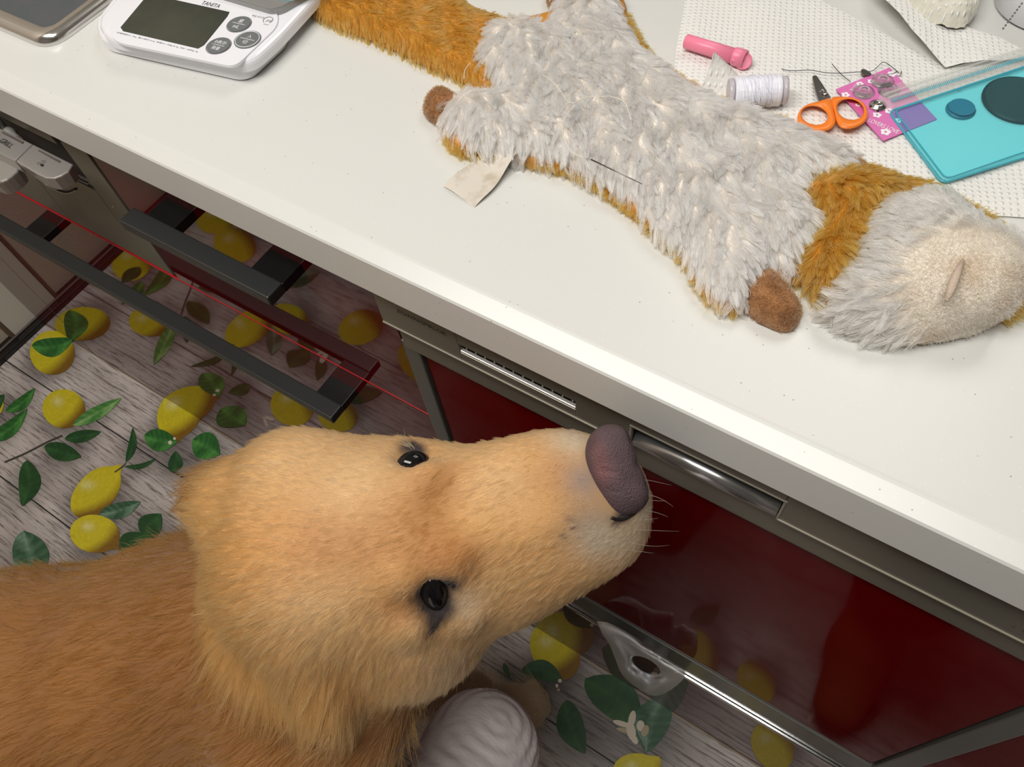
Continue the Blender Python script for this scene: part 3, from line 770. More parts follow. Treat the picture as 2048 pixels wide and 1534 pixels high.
# crossing windings
sa = np.cross(dr, [0, 0, 1]); sa /= np.linalg.norm(sa); sb = np.cross(dr, sa)
for k in range(34):
    h0_, h1_ = sorted(rng.uniform(.006, Lt - .006, 2)); ph = rng.uniform(0, 6.28); tt = np.linspace(0, 1, 14)
    pts_ = [a + dr * (h0_ + (h1_ - h0_) * t) + .0098 * (math.cos(ph + 3 * t) * sa + math.sin(ph + 3 * t) * sb) for t in tt]
    tube('winding', pts_, .00014, M_thr, th_, n=4)

# orange scissors
sc_ = thing('scissors', 'small scissors with orange plastic handles and short steel blades', 'scissors', PZ((1665, 210), ZT))
M_or = mat('orange_plastic', lin(246, 132, 44), rough=.3)
M_bl = mat('dark_steel', lin(120, 116, 112), rough=.25, metal=.9)
def ringprism(name, outer, inner, z0, z1, m, parent, bev=.0):
    o = np.array(spline(outer, 6, True)); i_ = np.array(inner); c = i_.mean(0)
    n = len(i_)
    # resample outer by angle around the inner centre
    ang = np.arctan2(o[:, 1] - c[1], o[:, 0] - c[0]); od = []
    order = np.argsort(ang); oa = ang[order]; oo = o[order]
    oa3 = np.concatenate([oa - 2 * np.pi, oa, oa + 2 * np.pi]); oo3 = np.concatenate([oo] * 3)
    for p in i_:
        t = math.atan2(p[1] - c[1], p[0] - c[0]); od.append([np.interp(t, oa3, oo3[:, 0]), np.interp(t, oa3, oo3[:, 1])])
    od = np.array(od); V = []; rings = []
    for f, z in ((0, z0 + .001), (.12, z0), (.88, z0), (1, z0 + .001), (1, z1 - .0012), (.85, z1 - .0002), (.5, z1), (.15, z1 - .0002), (0, z1 - .0012)):
        rings.append([(*PZ(od[k] * (1 - f) + i_[k] * f, z)[:2], z) for k in range(n)])
    for r in rings: V += r
    m_ = len(rings); F = [(j * n + k, j * n + (k + 1) % n, ((j + 1) % m_) * n + (k + 1) % n, ((j + 1) % m_) * n + k) for j in range(m_) for k in range(n)]
    return mk(name, V, F, m, parent, smooth=True)
ringprism('handle', [(1661, 196), (1640, 202), (1612, 210), (1597, 226), (1597, 247), (1614, 260), (1640, 263), (1660, 259), (1671, 246), (1668, 225)], ell(1629, 231, 27, 18, 12, n=36), ZT + .0005, ZT + .0052, M_or, sc_)
ringprism('handle', [(1663, 196), (1682, 193), (1710, 196), (1730, 209), (1736, 230), (1728, 246), (1705, 257), (1684, 257), (1674, 246), (1668, 222)], ell(1701, 219, 27, 20, 14, n=36), ZT + .0005, ZT + .0052, M_or, sc_)
prism('blade', pxpoly([(1625, 153), (1629, 150), (1634, 152), (1646, 170), (1661, 194), (1662, 201), (1640, 205), (1631, 180)], ZT + .003), ZT + .0018, ZT + .0032, M_bl, sc_, bev=.0003)
prism('blade', pxpoly([(1627, 155), (1631, 151), (1640, 166), (1652, 196), (1640, 202), (1634, 180)], ZT + .0022), ZT + .0008, ZT + .0017, M_bl, sc_, bev=.0002)
lathe('rivet', [(.0016, 0), (.0015, .0008), (.0008, .0011)], PZ((1650, 188), ZT + .0033), (0, 0, 1), M_chrome, sc_, n=16)
tube('blade_mark', [PZ(p, ZT + .0034) for p in ((1640, 184), (1645, 178), (1649, 184))], .0002, M_chrome, sc_, n=5)

# pink card of snap fasteners
cd_ = thing('snap_card', 'pink card with white flowers and lettering, holding snap fasteners', 'card', PZ((1770, 210), ZT))
M_card = mat('pink_card', lin(216, 112, 178), rough=.45)
zc = ZT + .0009
prism('card', pxpoly([(1672, 178), (1779, 135), (1874, 238), (1767, 281)], zc), ZT + .0002, zc, M_card, cd_)
M_wc = mat('card_white_print', (.88, .86, .88), rough=.5)
def flower(cx, cy, s, parent):
    pts_ = []
    c = PZ((cx, cy), zc)
    for k in range(5):
        t = 2 * math.pi * k / 5 + .4
        q = c + s * np.array([math.cos(t), math.sin(t), 0]) * .62
        mk('printed_flower', [(q[0] + s * .42 * math.cos(u), q[1] + s * .42 * math.sin(u), zc + .00012 + k * .00001) for u in np.linspace(0, 2 * math.pi, 11)[:-1]], [tuple(range(10))], M_wc, parent)
    mk('printed_flower', [(c[0] + s * .28 * math.cos(u), c[1] + s * .28 * math.sin(u), zc + .0002) for u in np.linspace(0, 2 * math.pi, 11)[:-1]], [tuple(range(10))], M_card, parent)
for (cx, cy, s) in ((1784, 148, .0028), (1691, 190, .0026), (1720, 168, .0022), (1742, 163, .0022), (1754, 230, .0026), (1771, 264, .0030), (1778, 222, .0026), (1797, 241, .0022), (1716, 210, .0018)):
    flower(cx, cy, s, cd_)
upc = PZ((1672, 178), zc) - PZ((1767, 281), zc)
text('lettering', 'LOVERS LOVE', PZ((1735, 243), zc + .0003), PZ((1794, 268), zc + .0003), PZ((1760, 225), zc) - PZ((1770, 250), zc), .0036, M_wc, cd_)
text('lettering', 'LOVE', PZ((1713, 166), zc + .0003), PZ((1699, 180), zc + .0003), PZ((1750, 200), zc) - PZ((1710, 175), zc), .0030, M_wc, cd_)
M_clear = mat('clear_plastic', (.95, .86, .92), rough=.08, trans=.9, ior=1.45)
def snap(cx, cy, r, m):
    lathe('snap', [(r, 0), (r, .0008), (r * .72, .0011), (r * .62, .0022), (r * .35, .0026), (r * .3, .0014)], PZ((cx, cy), zc + .0001), (0, 0, 1), m, cd_, n=28)
snap(1727, 185, .0066, M_clear); snap(1765, 164, .0070, M_clear); snap(1778, 182, .0066, M_clear)
snap(1755, 212, .0052, M_chrome)
c = PZ((1755, 212), zc + .0016)
for k in range(4):
    t = k * 1.57 + .4
    lathe('snap_hole', [(.0007, 0), (.0007, .0003)], c + np.array([.0040 * math.cos(t), .0040 * math.sin(t), -.0004]), (0, 0, 1), M_dark, cd_, n=10)

M_dth = mat('dark_thread', (.02, .018, .03), rough=.6)
props(tube('thread', [q + np.array([0, 0, .0003]) for q in [PZ(p, ZT + .0008 + (.0012 if p[0] > 1740 else 0)) for p in spline([(1563, 138), (1572, 141), (1590, 142), (1620, 141), (1650, 146), (1680, 147), (1712, 145), (1742, 143), (1752, 137), (1766, 125), (1780, 132), (1790, 140), (1797, 147)], 5)]], .00022, M_dth), 'long dark sewing thread trailing left from the pink card', 'thread')
props(tube('thread', [PZ(p, ZT + .0012) for p in spline([(1664, 128), (1672, 137), (1684, 150), (1701, 163)], 5)], .00022, M_dth), 'short dark sewing thread crossing the long one above the scissors', 'thread')
sf = thing('safety_pin', 'small metal safety pin beside the upper corner of the pink card', 'pin', PZ((1735, 146), ZT))
prism('clasp', round_poly(pxpoly([(1722, 138), (1730, 138), (1744, 147), (1738, 151), (1724, 147)], ZT + .002), .001, 3), ZT + .0004, ZT + .0022, M_bl, sf, bev=.0004)
tube('wire', [PZ(p, ZT + .0012) for p in spline([(1738, 149), (1760, 150), (1786, 147), (1796, 142), (1803, 144), (1800, 150), (1793, 148)], 5)], .0004, M_chrome, sf, n=6)

# teal zip pouch
pc = thing('zip_pouch', 'translucent teal plastic pouch with a clear zip band along its upper edge', 'pouch', PZ((1960, 220), ZT))
def film(name, col, alpha, rough):
    m = bpy.data.materials.new(name); m.use_nodes = True; nt = m.node_tree
    b = nt.nodes['Principled BSDF']; out = nt.nodes['Material Output']
    b.inputs['Base Color'].default_value = (*col, 1); b.inputs['Roughness'].default_value = rough
    tr = nt.nodes.new('ShaderNodeBsdfTransparent'); tr.inputs[0].default_value = (*[min(1, c * 1.0 + .25) for c in col], 1)
    mx = nt.nodes.new('ShaderNodeMixShader'); mx.inputs[0].default_value = alpha
    nt.links.new(tr.outputs[0], mx.inputs[1]); nt.links.new(b.outputs[0], mx.inputs[2]); nt.links.new(mx.outputs[0], out.inputs['Surface'])
    return m
M_teal = film('teal_film', lin(160, 222, 230), .07, .4)
M_clr = film('clear_film', (.80, .82, .78), .30, .12)
zp = ZT + .0075
teal = round_poly(pxpoly([(1783, 206), (2048, 119), (2130, 93), (2200, 262), (2048, 301), (1893, 350)], zp), .005, 5)
sheet('teal_panel', teal, .0022, lambda x, y, d: ZT + .0006 + .0072 * np.minimum(d / .022, 1) ** .6 + wob(x, y, .0002, 60), M_teal, pc)
sheet('teal_back', [tuple(q) for q in (np.array(teal) * .97 + np.mean(np.array(teal), axis=0) * .03)], .003, lambda x, y, d: ZT + .0003 + wob(x, y, .0001, 60), mat('teal_vinyl', lin(178, 216, 220), rough=.4), pc)
clr = pxpoly([(1758, 190), (1770, 166), (1803, 149), (2048, 78), (2140, 50), (2132, 92), (2048, 118), (1784, 205)], zp)
sheet('clear_band', clr, .0022, lambda x, y, d: ZT + .0012 + .0040 * np.minimum(d / .012, 1), M_clr, pc)
for (a, b_) in (((1770, 188), (2140, 66)), ((1776, 196), (2140, 76))):
    tube('zip_ridge', [PZ((a[0] + (b_[0] - a[0]) * t, a[1] + (b_[1] - a[1]) * t), ZT + .0052) for t in np.linspace(0, 1, 20)], .0007, M_clr, pc, n=6)
M_tedge = mat('teal_welt', lin(70, 168, 186), rough=.25)
seam = [np.array([p[0], p[1], ZT + .0010]) for p in np.array(teal)]
ctr = np.mean(np.array(seam), axis=0)
tube('welted_seam', seam, .0007, M_tedge, pc, n=6, closed=True)
tube('welted_seam', [s + (ctr - s) / np.linalg.norm(ctr - s) * .0030 + np.array([0, 0, .0012]) for s in seam], .0004, M_tedge, pc, n=6, closed=True)
st_ = []
for k in range(90):
    f = k / 89; p0 = (1785 + f * 300, 204 - f * 97); q0 = PZ(p0, ZT + .0032); q1 = PZ((p0[0] - 2.5, p0[1] - 7), ZT + .0032)
    st_.append((q0, q1))
V = []; F = []
for q0, q1 in st_:
    i = len(V); e = np.array([.0004, 0, 0]); V += [q0 - e, q0 + e, q1 + e, q1 - e]; F.append((i, i + 1, i + 2, i + 3))
o_ = mk('weld_marks', V, F, M_tedge, pc); o_['kind'] = 'stuff'
c = PZ((2036, 204), ZT)
props(lathe('button_disc', [(.0205, 0), (.0210, .0004), (.0210, .0016), (.019, .0022)], c + np.array([0, 0, .0006]), (0, 0, 1), mat('navy_plastic', lin(8, 12, 22), rough=.5), n=36), 'dark round disc seen inside the teal pouch', 'disc')
c = PZ((1920, 222), ZT)
props(lathe('bobbin', [(.0085, 0), (.0085, .0008), (.004, .0012), (.004, .0018), (.0075, .0022), (.0075, .0026)], c + np.array([0, 0, .0006]), (0, 0, 1), mat('blue_plastic', lin(40, 110, 140), rough=.3), n=28), 'small blue bobbin seen inside the teal pouch left of the dark disc', 'bobbin')

# ------------------------------------------------------------------ plastic bag caught above the kick drawer
yb = .009
out_ = [(1188, 1246), (1206, 1243), (1232, 1252), (1280, 1280), (1330, 1314), (1356, 1330), (1369, 1338), (1368, 1356), (1352, 1372), (1330, 1386), (1308, 1392), (1285, 1382), (1256, 1362), (1240, 1342), (1230, 1316), (1214, 1280)]
inn_ = [(1264, 1316), (1269, 1310), (1284, 1313), (1300, 1322), (1316, 1331), (1327, 1340), (1322, 1348), (1312, 1351), (1300, 1348), (1285, 1340), (1272, 1329), (1266, 1322), (1262, 1320), (1262, 1319), (1262, 1318), (1263, 1317)]
O = np.array(spline(out_, 5, True)); 
ci = np.array([1292, 1331]); nI = 60
ang = np.arctan2(O[:, 1] - ci[1], O[:, 0] - ci[0]); od = np.argsort(ang)
oa3 = np.concatenate([ang[od] - 2 * np.pi, ang[od], ang[od] + 2 * np.pi]); oo3 = np.concatenate([O[od]] * 3)
V = []; R_ = 10
tip_dir = math.atan2(1246 - 1331, 1190 - 1292)
for j in range(R_ + 1):
    f = j / R_
    for k in range(nI):
        t = 2 * math.pi * k / nI
        po = np.array([np.interp(t, oa3, oo3[:, 0]), np.interp(t, oa3, oo3[:, 1])])
        pi_ = ci + np.array([32 * math.cos(t) * math.cos(.5) - 13 * math.sin(t) * math.sin(.5), 32 * math.cos(t) * math.sin(.5) + 13 * math.sin(t) * math.cos(.5)])
        p = po * (1 - f) + pi_ * f
        yy = yb - .010 * math.sin(math.pi * min(f * 1.1, 1)) - .002 * math.sin(5 * t + 6 * f) - .0006 * math.sin(9 * t)
        yy = min(yy, .012)
        V.append(PY(p, yy))
F = [(j * nI + k, j * nI + (k + 1) % nI, (j + 1) * nI + (k + 1) % nI, (j + 1) * nI + k) for j in range(R_) for k in range(nI)]
M_bag = film('thin_white_plastic', (.9, .9, .92), .72, .3)
bg = mk('plastic_bag', V, F, M_bag, smooth=True)
props(bg, 'thin white plastic bag handle caught in the gap below the dishwasher door', 'bag')

# ------------------------------------------------------------------ smooth bodies from blended volumes
def surface_nets(Fd, org, h, smooth_it=2):
    ins = Fd < 0
    c = np.zeros(tuple(s - 1 for s in Fd.shape), np.uint8)
    sh = [(a, b, d) for a in (0, 1) for b in (0, 1) for d in (0, 1)]
    def cut(A, o): return A[o[0]:A.shape[0] - 1 + o[0], o[1]:A.shape[1] - 1 + o[1], o[2]:A.shape[2] - 1 + o[2]]
    for o in sh: c += cut(ins, o)
    act = np.argwhere((c > 0) & (c < 8))
    n = len(act); idx = np.full(c.shape, -1, np.int32); idx[act[:, 0], act[:, 1], act[:, 2]] = np.arange(n)
    acc = np.zeros((n, 3)); cnt = np.zeros(n)
    val = {o: Fd[act[:, 0] + o[0], act[:, 1] + o[1], act[:, 2] + o[2]].astype(float) for o in sh}
    for o in sh:
        for ax in range(3):
            if o[ax] == 1: continue
            o2 = list(o); o2[ax] = 1; o2 = tuple(o2)
            a, b = val[o], val[o2]; m = (a < 0) != (b < 0)
            t = np.zeros(n); t[m] = a[m] / (a[m] - b[m])
            p = np.tile(np.array(o, float), (n, 1)); p[:, ax] += t
            acc[m] += p[m]; cnt[m] += 1
    V = (act + acc / np.maximum(cnt, 1)[:, None]) * h + org
    faces = []
    for ax in range(3):
        u, v = (ax + 1) % 3, (ax + 2) % 3
        s0 = [slice(1, -1)] * 3; s0[ax] = slice(0, -1); s1 = list(s0); s1[ax] = slice(1, None)
        A = ins[tuple(s0)]; B = ins[tuple(s1)]
        e = np.argwhere(A != B); flip = A[e[:, 0], e[:, 1], e[:, 2]]
        g = e.copy(); g[:, u] += 1; g[:, v] += 1
        def cell(du, dv):
            q = g.copy(); q[:, u] += du; q[:, v] += dv; return idx[q[:, 0], q[:, 1], q[:, 2]]
        q = np.stack([cell(-1, -1), cell(0, -1), cell(0, 0), cell(-1, 0)], 1)
        q[~flip] = q[~flip][:, ::-1]; faces.append(q)
    Fq = np.concatenate(faces); Fq = Fq[(Fq >= 0).all(1)]
    e = np.concatenate([Fq[:, [0, 1]], Fq[:, [1, 2]], Fq[:, [2, 3]], Fq[:, [3, 0]]])
    for _ in range(smooth_it):
        for lam in (.5, -.52):
            s = np.zeros_like(V); k = np.bincount(e[:, 0], minlength=n).astype(float)
            for d in range(3): s[:, d] = np.bincount(e[:, 0], weights=V[e[:, 1], d], minlength=n)
            V = V + lam * (s / np.maximum(k, 1)[:, None] - V) * (k > 0)[:, None]
    return V, Fq
def tri_arrays(V, Fq):
    T = np.concatenate([Fq[:, [0, 1, 2]], Fq[:, [0, 2, 3]]])
    a, b, c = V[T[:, 0]], V[T[:, 1]], V[T[:, 2]]
    nn = np.cross(b - a, c - a); ar = np.linalg.norm(nn, axis=1)
    return a, b, c, nn / (ar[:, None] + 1e-15), ar
def vnormals(V, Fq):
    a, b, c, d = (V[Fq[:, i]] for i in range(4))
    nn = np.cross(c - a, d - b); N_ = np.zeros_like(V)
    for i in range(4):
        for k in range(3): N_[:, k] += np.bincount(Fq[:, i], weights=nn[:, k], minlength=len(V))
    return N_ / (np.linalg.norm(N_, axis=1)[:, None] + 1e-15)
class Field:
    def __init__(s, lo, hi, h):
        s.lo = np.array(lo, float); s.h = h; s.n = np.ceil((np.array(hi) - s.lo) / h).astype(int) + 1
        s.A = np.full(s.n, .2, np.float32)
    def sub(s, c0, c1):
        a = np.clip(np.floor((c0 - s.lo) / s.h).astype(int), 0, s.n - 1); b = np.clip(np.ceil((c1 - s.lo) / s.h).astype(int) + 1, 1, s.n)
        g = np.meshgrid(*[s.lo[i] + s.h * np.arange(a[i], b[i]) for i in range(3)], indexing='ij')
        return tuple(slice(a[i], b[i]) for i in range(3)), g
    def blend(s, sl, d, k, op):
        A = s.A[sl]
        if op == 'add':
            hh = np.maximum(k - np.abs(A - d), 0) / max(k, 1e-6); s.A[sl] = np.minimum(A, d) - hh * hh * k * .25
        else:
            d = -d; hh = np.maximum(k - np.abs(A - d), 0) / max(k, 1e-6); s.A[sl] = np.maximum(A, d) + hh * hh * k * .25
    def ellipsoid(s, c, r, R=None, k=.015, op='add'):
        c = np.array(c, float); r = np.array(r, float) * np.ones(3); m = r.max() + .05
        sl, g = s.sub(c - m, c + m); P = [g[i] - c[i] for i in range(3)]
        if R is not None: P = [R[j][0] * P[0] + R[j][1] * P[1] + R[j][2] * P[2] for j in range(3)]
        k0 = np.sqrt(sum((P[i] / r[i]) ** 2 for i in range(3))); k1 = np.sqrt(sum((P[i] / r[i] ** 2) ** 2 for i in range(3))) + 1e-9
        s.blend(sl, k0 * (k0 - 1) / k1, k, op)
    def cone(s, a, b, ra, rb, k=.02, op='add'):
        a = np.array(a, float); b = np.array(b, float); m = max(ra, rb) + .05
        sl, g = s.sub(np.minimum(a, b) - m, np.maximum(a, b) + m); ab = b - a; L2 = ab @ ab
        P = [g[i] - a[i] for i in range(3)]; t = np.clip((P[0] * ab[0] + P[1] * ab[1] + P[2] * ab[2]) / L2, 0, 1)
        d = np.sqrt(sum((P[i] - t * ab[i]) ** 2 for i in range(3))) - (ra + (rb - ra) * t)
        s.blend(sl, d, k, op)
    def mesh(s, it=2): return surface_nets(s.A, s.lo, s.h, it)

def hair_mat(name, rough=.45, spec=.35, sheen=0.):
    m = bpy.data.materials.new(name); m.use_nodes = True; nt = m.node_tree
    nt.nodes.remove(nt.nodes['Principled BSDF'])
    h = nt.nodes.new('ShaderNodeBsdfHairPrincipled'); h.model = 'CHIANG'; h.parametrization = 'COLOR'
    h.inputs['Roughness'].default_value = rough; h.inputs['Radial Roughness'].default_value = rough + .2
    h.inputs['Coat'].default_value = 0.0
    a = nt.nodes.new('ShaderNodeAttribute'); a.attribute_name = 'hcol'
    nt.links.new(a.outputs['Color'], h.inputs['Color']); b = nt.nodes.new('ShaderNodeBsdfPrincipled'); b.inputs['Roughness'].default_value = rough; b.inputs['Specular IOR Level'].default_value = spec
    nt.links.new(a.outputs['Color'], b.inputs['Base Color'])
    mx = nt.nodes.new('ShaderNodeMixShader'); mx.inputs[0].default_value = sheen
    nt.links.new(h.outputs[0], mx.inputs[1]); nt.links.new(b.outputs[0], mx.inputs[2])
    nt.links.new(mx.outputs[0], nt.nodes['Material Output'].inputs['Surface'])
    return m
def make_fur(name, parent, P, D, L_, C_, rad, m, seg=5, curl=.15, droop=0.0, N_=None, clump=None, kind='stuff', tip=.25, lift=.0):
    """strands rooted at P, running along D (unit), length L_, colour C_"""
    n = len(P); org = ORG[parent.name]
    t = np.linspace(0, 1, seg)[None, :, None]
    rnd = rng.normal(size=(n, 1, 3)) * curl
    ph = rng.uniform(0, 6.28, (n, 1, 1))
    pts = P[:, None] + L_[:, None, None] * (t * D[:, None] + (t ** 2) * rnd + .5 * curl * np.sin(3.5 * t + ph) * t * np.roll(D[:, None], 1, axis=2))
    pts[:, :, 2] -= (L_[:, None] * droop * t[0, :, 0][None] ** 2)
    if clump is not None:      # (cluster ids, amount)
        ids, amt = clump; k = ids.max() + 1
        cen = np.zeros((k, seg, 3)); ct = np.bincount(ids, minlength=k)[:, None] + 1e-9
        for j in range(seg):
            for d in range(3): cen[:, j, d] = np.bincount(ids, weights=pts[:, j, d], minlength=k)
        cen /= ct[:, :, None]
        wgt = (amt * t ** 1.3)
        pts = pts * (1 - wgt) + cen[ids] * wgt
    hc = bpy.data.hair_curves.new(name); hc.add_curves([seg] * n)
    hc.points.foreach_set('position', (pts - org).astype(np.float32).ravel())
    ra = hc.attributes.get('radius') or hc.attributes.new('radius', 'FLOAT', 'POINT')
    rr = rad * (1 - (1 - tip) * np.linspace(0, 1, seg) ** 2)
    ra.data.foreach_set('value', np.tile(rr, n).astype(np.float32))
    ca = hc.attributes.new('hcol', 'FLOAT_COLOR', 'CURVE')
    c4 = np.ones((n, 4), np.float32); c4[:, :3] = C_; ca.data.foreach_set('color', c4.ravel())
    hc.materials.append(m)
    o = bpy.data.objects.new(name, hc); S.collection.objects.link(o); o.parent = parent
    o['kind'] = kind
    return o
def sample(V, Fq, n, wf=None):
    a, b, c, nn, ar = tri_arrays(V, Fq)
    if wf is not None: ar = ar * wf((a + b + c) / 3, nn)
    k = rng.choice(len(ar), n, p=ar / ar.sum()); u = rng.uniform(size=(n, 2)); fl = u.sum(1) > 1; u[fl] = 1 - u[fl]
    return a[k] + (b - a)[k] * u[:, :1] + (c - a)[k] * u[:, 1:], nn[k]
def unit(v): return v / (np.linalg.norm(v, axis=-1, keepdims=True) + 1e-12)
def tang(d, n): return unit(d - n * np.sum(d * n, axis=1, keepdims=True))
def snoise(P, s, ph=0.):
    return (np.sin(P[:, 0] * s + ph) * np.cos(P[:, 1] * s * 1.13 + 2 * ph) + np.sin(P[:, 2] * s * .9 + P[:, 0] * s * .7 + ph) * np.cos(P[:, 1] * s * .6 - P[:, 0] * s * .5)) * .5
def clusters(P, n):
    """assign strands to n nearby tufts on a jittered grid"""
    lo = P.min(0); ext = P.max(0) - lo; cell = (np.prod(ext[:2]) / n) ** .5
    g = np.floor((P - lo + rng.normal(size=P.shape) * cell * .12) / cell).astype(int); key = g[:, 0] * 100003 + g[:, 1] * 317 + np.floor((P[:, 2] - lo[2]) / (cell * 2)).astype(int)
    return np.unique(key, return_inverse=True)[1]

# ------------------------------------------------------------------ flat plush toy
zt0 = CT + .0006
toy = thing('plush_toy', 'flat furry fox-like dog toy, white belly up, orange tail and back, brown paws', 'toy', PZ((1350, 330), CT))
ZM = CT + .008
body_px = [(958, 92), (985, 62), (1035, 50), (1090, 58), (1108, 30), (1118, -30), (1150, -60), (1210, -50), (1228, 0), (1243, 50), (1280, 106), (1335, 150), (1385, 184), (1440, 208), (1500, 226), (1560, 250), (1625, 276), (1680, 302), (1708, 326), (1718, 345), (1690, 362), (1640, 366), (1612, 372), (1618, 410), (1640, 445), (1625, 490), (1600, 520), (1575, 545), (1545, 538), (1520, 552), (1500, 580), (1480, 600), (1448, 600), (1410, 566), (1385, 530), (1360, 492), (1325, 470), (1290, 430), (1250, 392), (1195, 362), (1140, 330), (1090, 318), (1040, 308), (1000, 306), (960, 300), (925, 278), (892, 250), (890, 225), (905, 200), (950, 192), (1000, 192), (985, 165), (955, 130)]
tail_px = [(600, -20), (628, -70), (700, -110), (800, -90), (880, -30), (940, 8), (1010, 34), (1075, 52), (1080, 90), (1020, 130), (985, 175), (950, 168), (905, 142), (850, 120), (790, 90), (730, 64), (680, 46), (635, 24)]
neck_px = [(1608, 372), (1660, 352), (1720, 345), (1790, 362), (1870, 384), (1860, 410), (1790, 420), (1760, 450), (1745, 500), (1715, 550), (1670, 596), (1625, 575), (1600, 540), (1605, 505), (1632, 470), (1640, 440), (1612, 405)]
head_px = [(1745, 430), (1790, 398), (1850, 388), (1905, 398), (1950, 432), (1985, 470), (2006, 515), (2010, 560), (1996, 612), (1960, 642), (1905, 660), (1845, 668), (1780, 660), (1710, 640), (1664, 612), (1664, 580), (1700, 520), (1722, 470)]
back_px = [(955, 88), (1010, 40), (1112, 10), (1240, -20), (1262, 60), (1300, 100), (1370, 154), (1440, 194), (1520, 226), (1640, 276), (1714, 326), (1720, 360), (1800, 362), (1880, 384), (1966, 426), (2012, 462), (2034, 520), (2034, 585), (2000, 616), (1900, 640), (1700, 600), (1610, 560), (1520, 570), (1470, 612), (1430, 604), (1395, 560), (1360, 500), (1290, 440), (1230, 390), (1150, 340), (1040, 316), (990, 302), (920, 292), (885, 262), (900, 210), (985, 200), (1000, 160)]
def plush(name, px, H, wd, m, z0=zt0, h=.0018, zpx=ZM, lump=.0015, extra=None, smooth_it=3, colf=None, seed=0.):
    poly = np.array(spline([PZ(p, zpx)[:2] for p in px], 4, True))
    lo = np.array([*(poly.min(0) - .006), z0 - .004]); hi = np.array([*(poly.max(0) + .006), z0 + H + .022])
    f = Field(lo, hi, h); sl, g = f.sub(f.lo, hi)
    q = np.stack([g[0][:, :, 0].ravel(), g[1][:, :, 0].ravel()], 1)
    ins = inside(q, poly); d = pdist(q, poly); sd = np.where(ins, d, -d).reshape(g[0].shape[:2])
    prof_ = np.sqrt(np.clip(1 - (1 - np.clip(sd / wd, 0, 1)) ** 2, 0, 1)) * H
    X_, Y_ = g[0][:, :, 0], g[1][:, :, 0]
    prof_ += lump * np.clip(sd / wd, 0, 1) * (np.sin(X_ * 130 + seed) * np.cos(Y_ * 110 + seed) + .6 * np.sin(X_ * 240 + Y_ * 190))
    z = g[2]
    val = np.maximum(np.maximum(-sd[:, :, None], z - (z0 + prof_[:, :, None])), z0 - z)
    f.A[sl] = val
    if extra: extra(f)
    V, Fq = f.mesh(smooth_it)
    V[:, 2] = np.maximum(V[:, 2], z0 - .0002)
    return V, Fq, poly
M_cloth_w = mat('cream_plush_backing', lin(222, 212, 200), rough=.9)
M_cloth_o = mat('orange_plush_backing', lin(186, 128, 44), rough=.9)
M_fw = hair_mat('white_fur', .25, .8, .14); M_fo = hair_mat('orange_fur', .36, .5, .14)
CW = np.array([lin(253, 251, 250), lin(250, 247, 244), lin(243, 237, 230)]); CO = np.array([lin(206, 146, 46), lin(188, 126, 36), lin(168, 106, 34), lin(214, 168, 84)])
def pick(C_, n, amt=.06): return np.clip(C_[rng.integers(0, len(C_), n)] * (1 + amt * rng.normal(size=(n, 1))), 0, 1)
pc_ = lambda px_, z=ZM: PZ(px_, z)
def vec(a, b): v = pc_(b) - pc_(a); v[2] = 0; return v / np.linalg.norm(v)
# orange back layer
Vb, Fb, polyb = plush('back_layer', back_px, .0070, .006, M_cloth_o, lump=0, h=.0022)
mk('back_layer', Vb, Fb, M_cloth_o, toy, smooth=True)
V1, F1, poly1 = plush('body', body_px, .0165, .020, M_cloth_w, z0=CT + .0030, seed=1.)
mk('body', V1, F1, M_cloth_w, toy, smooth=True)
V2, F2, poly2 = plush('tail', tail_px, .0120, .016, M_cloth_o, seed=2.)
tl = mk('tail', V2, F2, M_cloth_o, toy, smooth=True)
V3, F3, poly3 = plush('neck', neck_px, .0150, .016, M_cloth_o, z0=CT + .003, seed=3.)
nk = mk('neck', V3, F3, M_cloth_o, toy, smooth=True)
def hx(f):
    c = PZ((1925, 540), CT + .020); f.ellipsoid(c + np.array([0, 0, .0]), (.034, .026, .019), k=.016)
    c = PZ((1958, 560), CT + .020); f.ellipsoid(c + np.array([0, 0, .001]), (.021, .025, .021), k=.004)
    a_, b2 = PZ((1880, 590), CT + .037), PZ((1916, 552), CT + .041)
    f.cone(PZ((1868, 582), CT + .042), PZ((1880, 560), CT + .043), .004, .003, k=.004, op='cut')
    f.cone(PZ((1893, 600), CT + .043), PZ((1925, 515), CT + .046), .0055, .003, k=.004, op='cut')
def fld_cut(self, *a, **k): pass
V4, F4, poly4 = plush('head', head_px, .0240, .024, M_cloth_w, z0=CT + .003, h=.0016, lump=.0012, extra=hx, zpx=CT + .014, seed=4.)
M_muz = mat('worn_muzzle_cloth', lin(222, 212, 198), rough=.95, noise=(70, lin(198, 180, 158), .45, .68), bump=(900, .8, .0012))
hd = mk('head', V4, F4, M_muz, toy, smooth=True)
tube('muzzle_fold', [PZ(p, CT + z_) for p, z_ in (((1893, 602), .0365), ((1902, 580), .0380), ((1912, 552), .0392), ((1926, 520), .0390))], [.0010, .0021, .0021, .0008], mat('pink_fold', lin(206, 186, 168), rough=.95, bump=(1500, .8, .001)), hd, n=8)
paws = [([(846, 205), (862, 184), (888, 178), (914, 190), (925, 205), (905, 225), (892, 248), (868, 240), (848, 224)], .012),
        ([(1484, 596), (1500, 566), (1532, 540), (1552, 552), (1580, 582), (1603, 614), (1604, 636), (1588, 652), (1560, 654), (1530, 642), (1500, 622)], .015),
        ([(1680, 330), (1708, 318), (1734, 330), (1754, 354), (1730, 366), (1695, 362)], .012),
        ([(1094, -22), (1112, -30), (1124, -6), (1122, 14), (1106, 16), (1094, 0)], .012)]
M_paw = mat('brown_suede', lin(158, 112, 72), rough=.95, sheen=.3, noise=(120, lin(122, 80, 46), .4, .62), bump=(1500, .6, .0008))
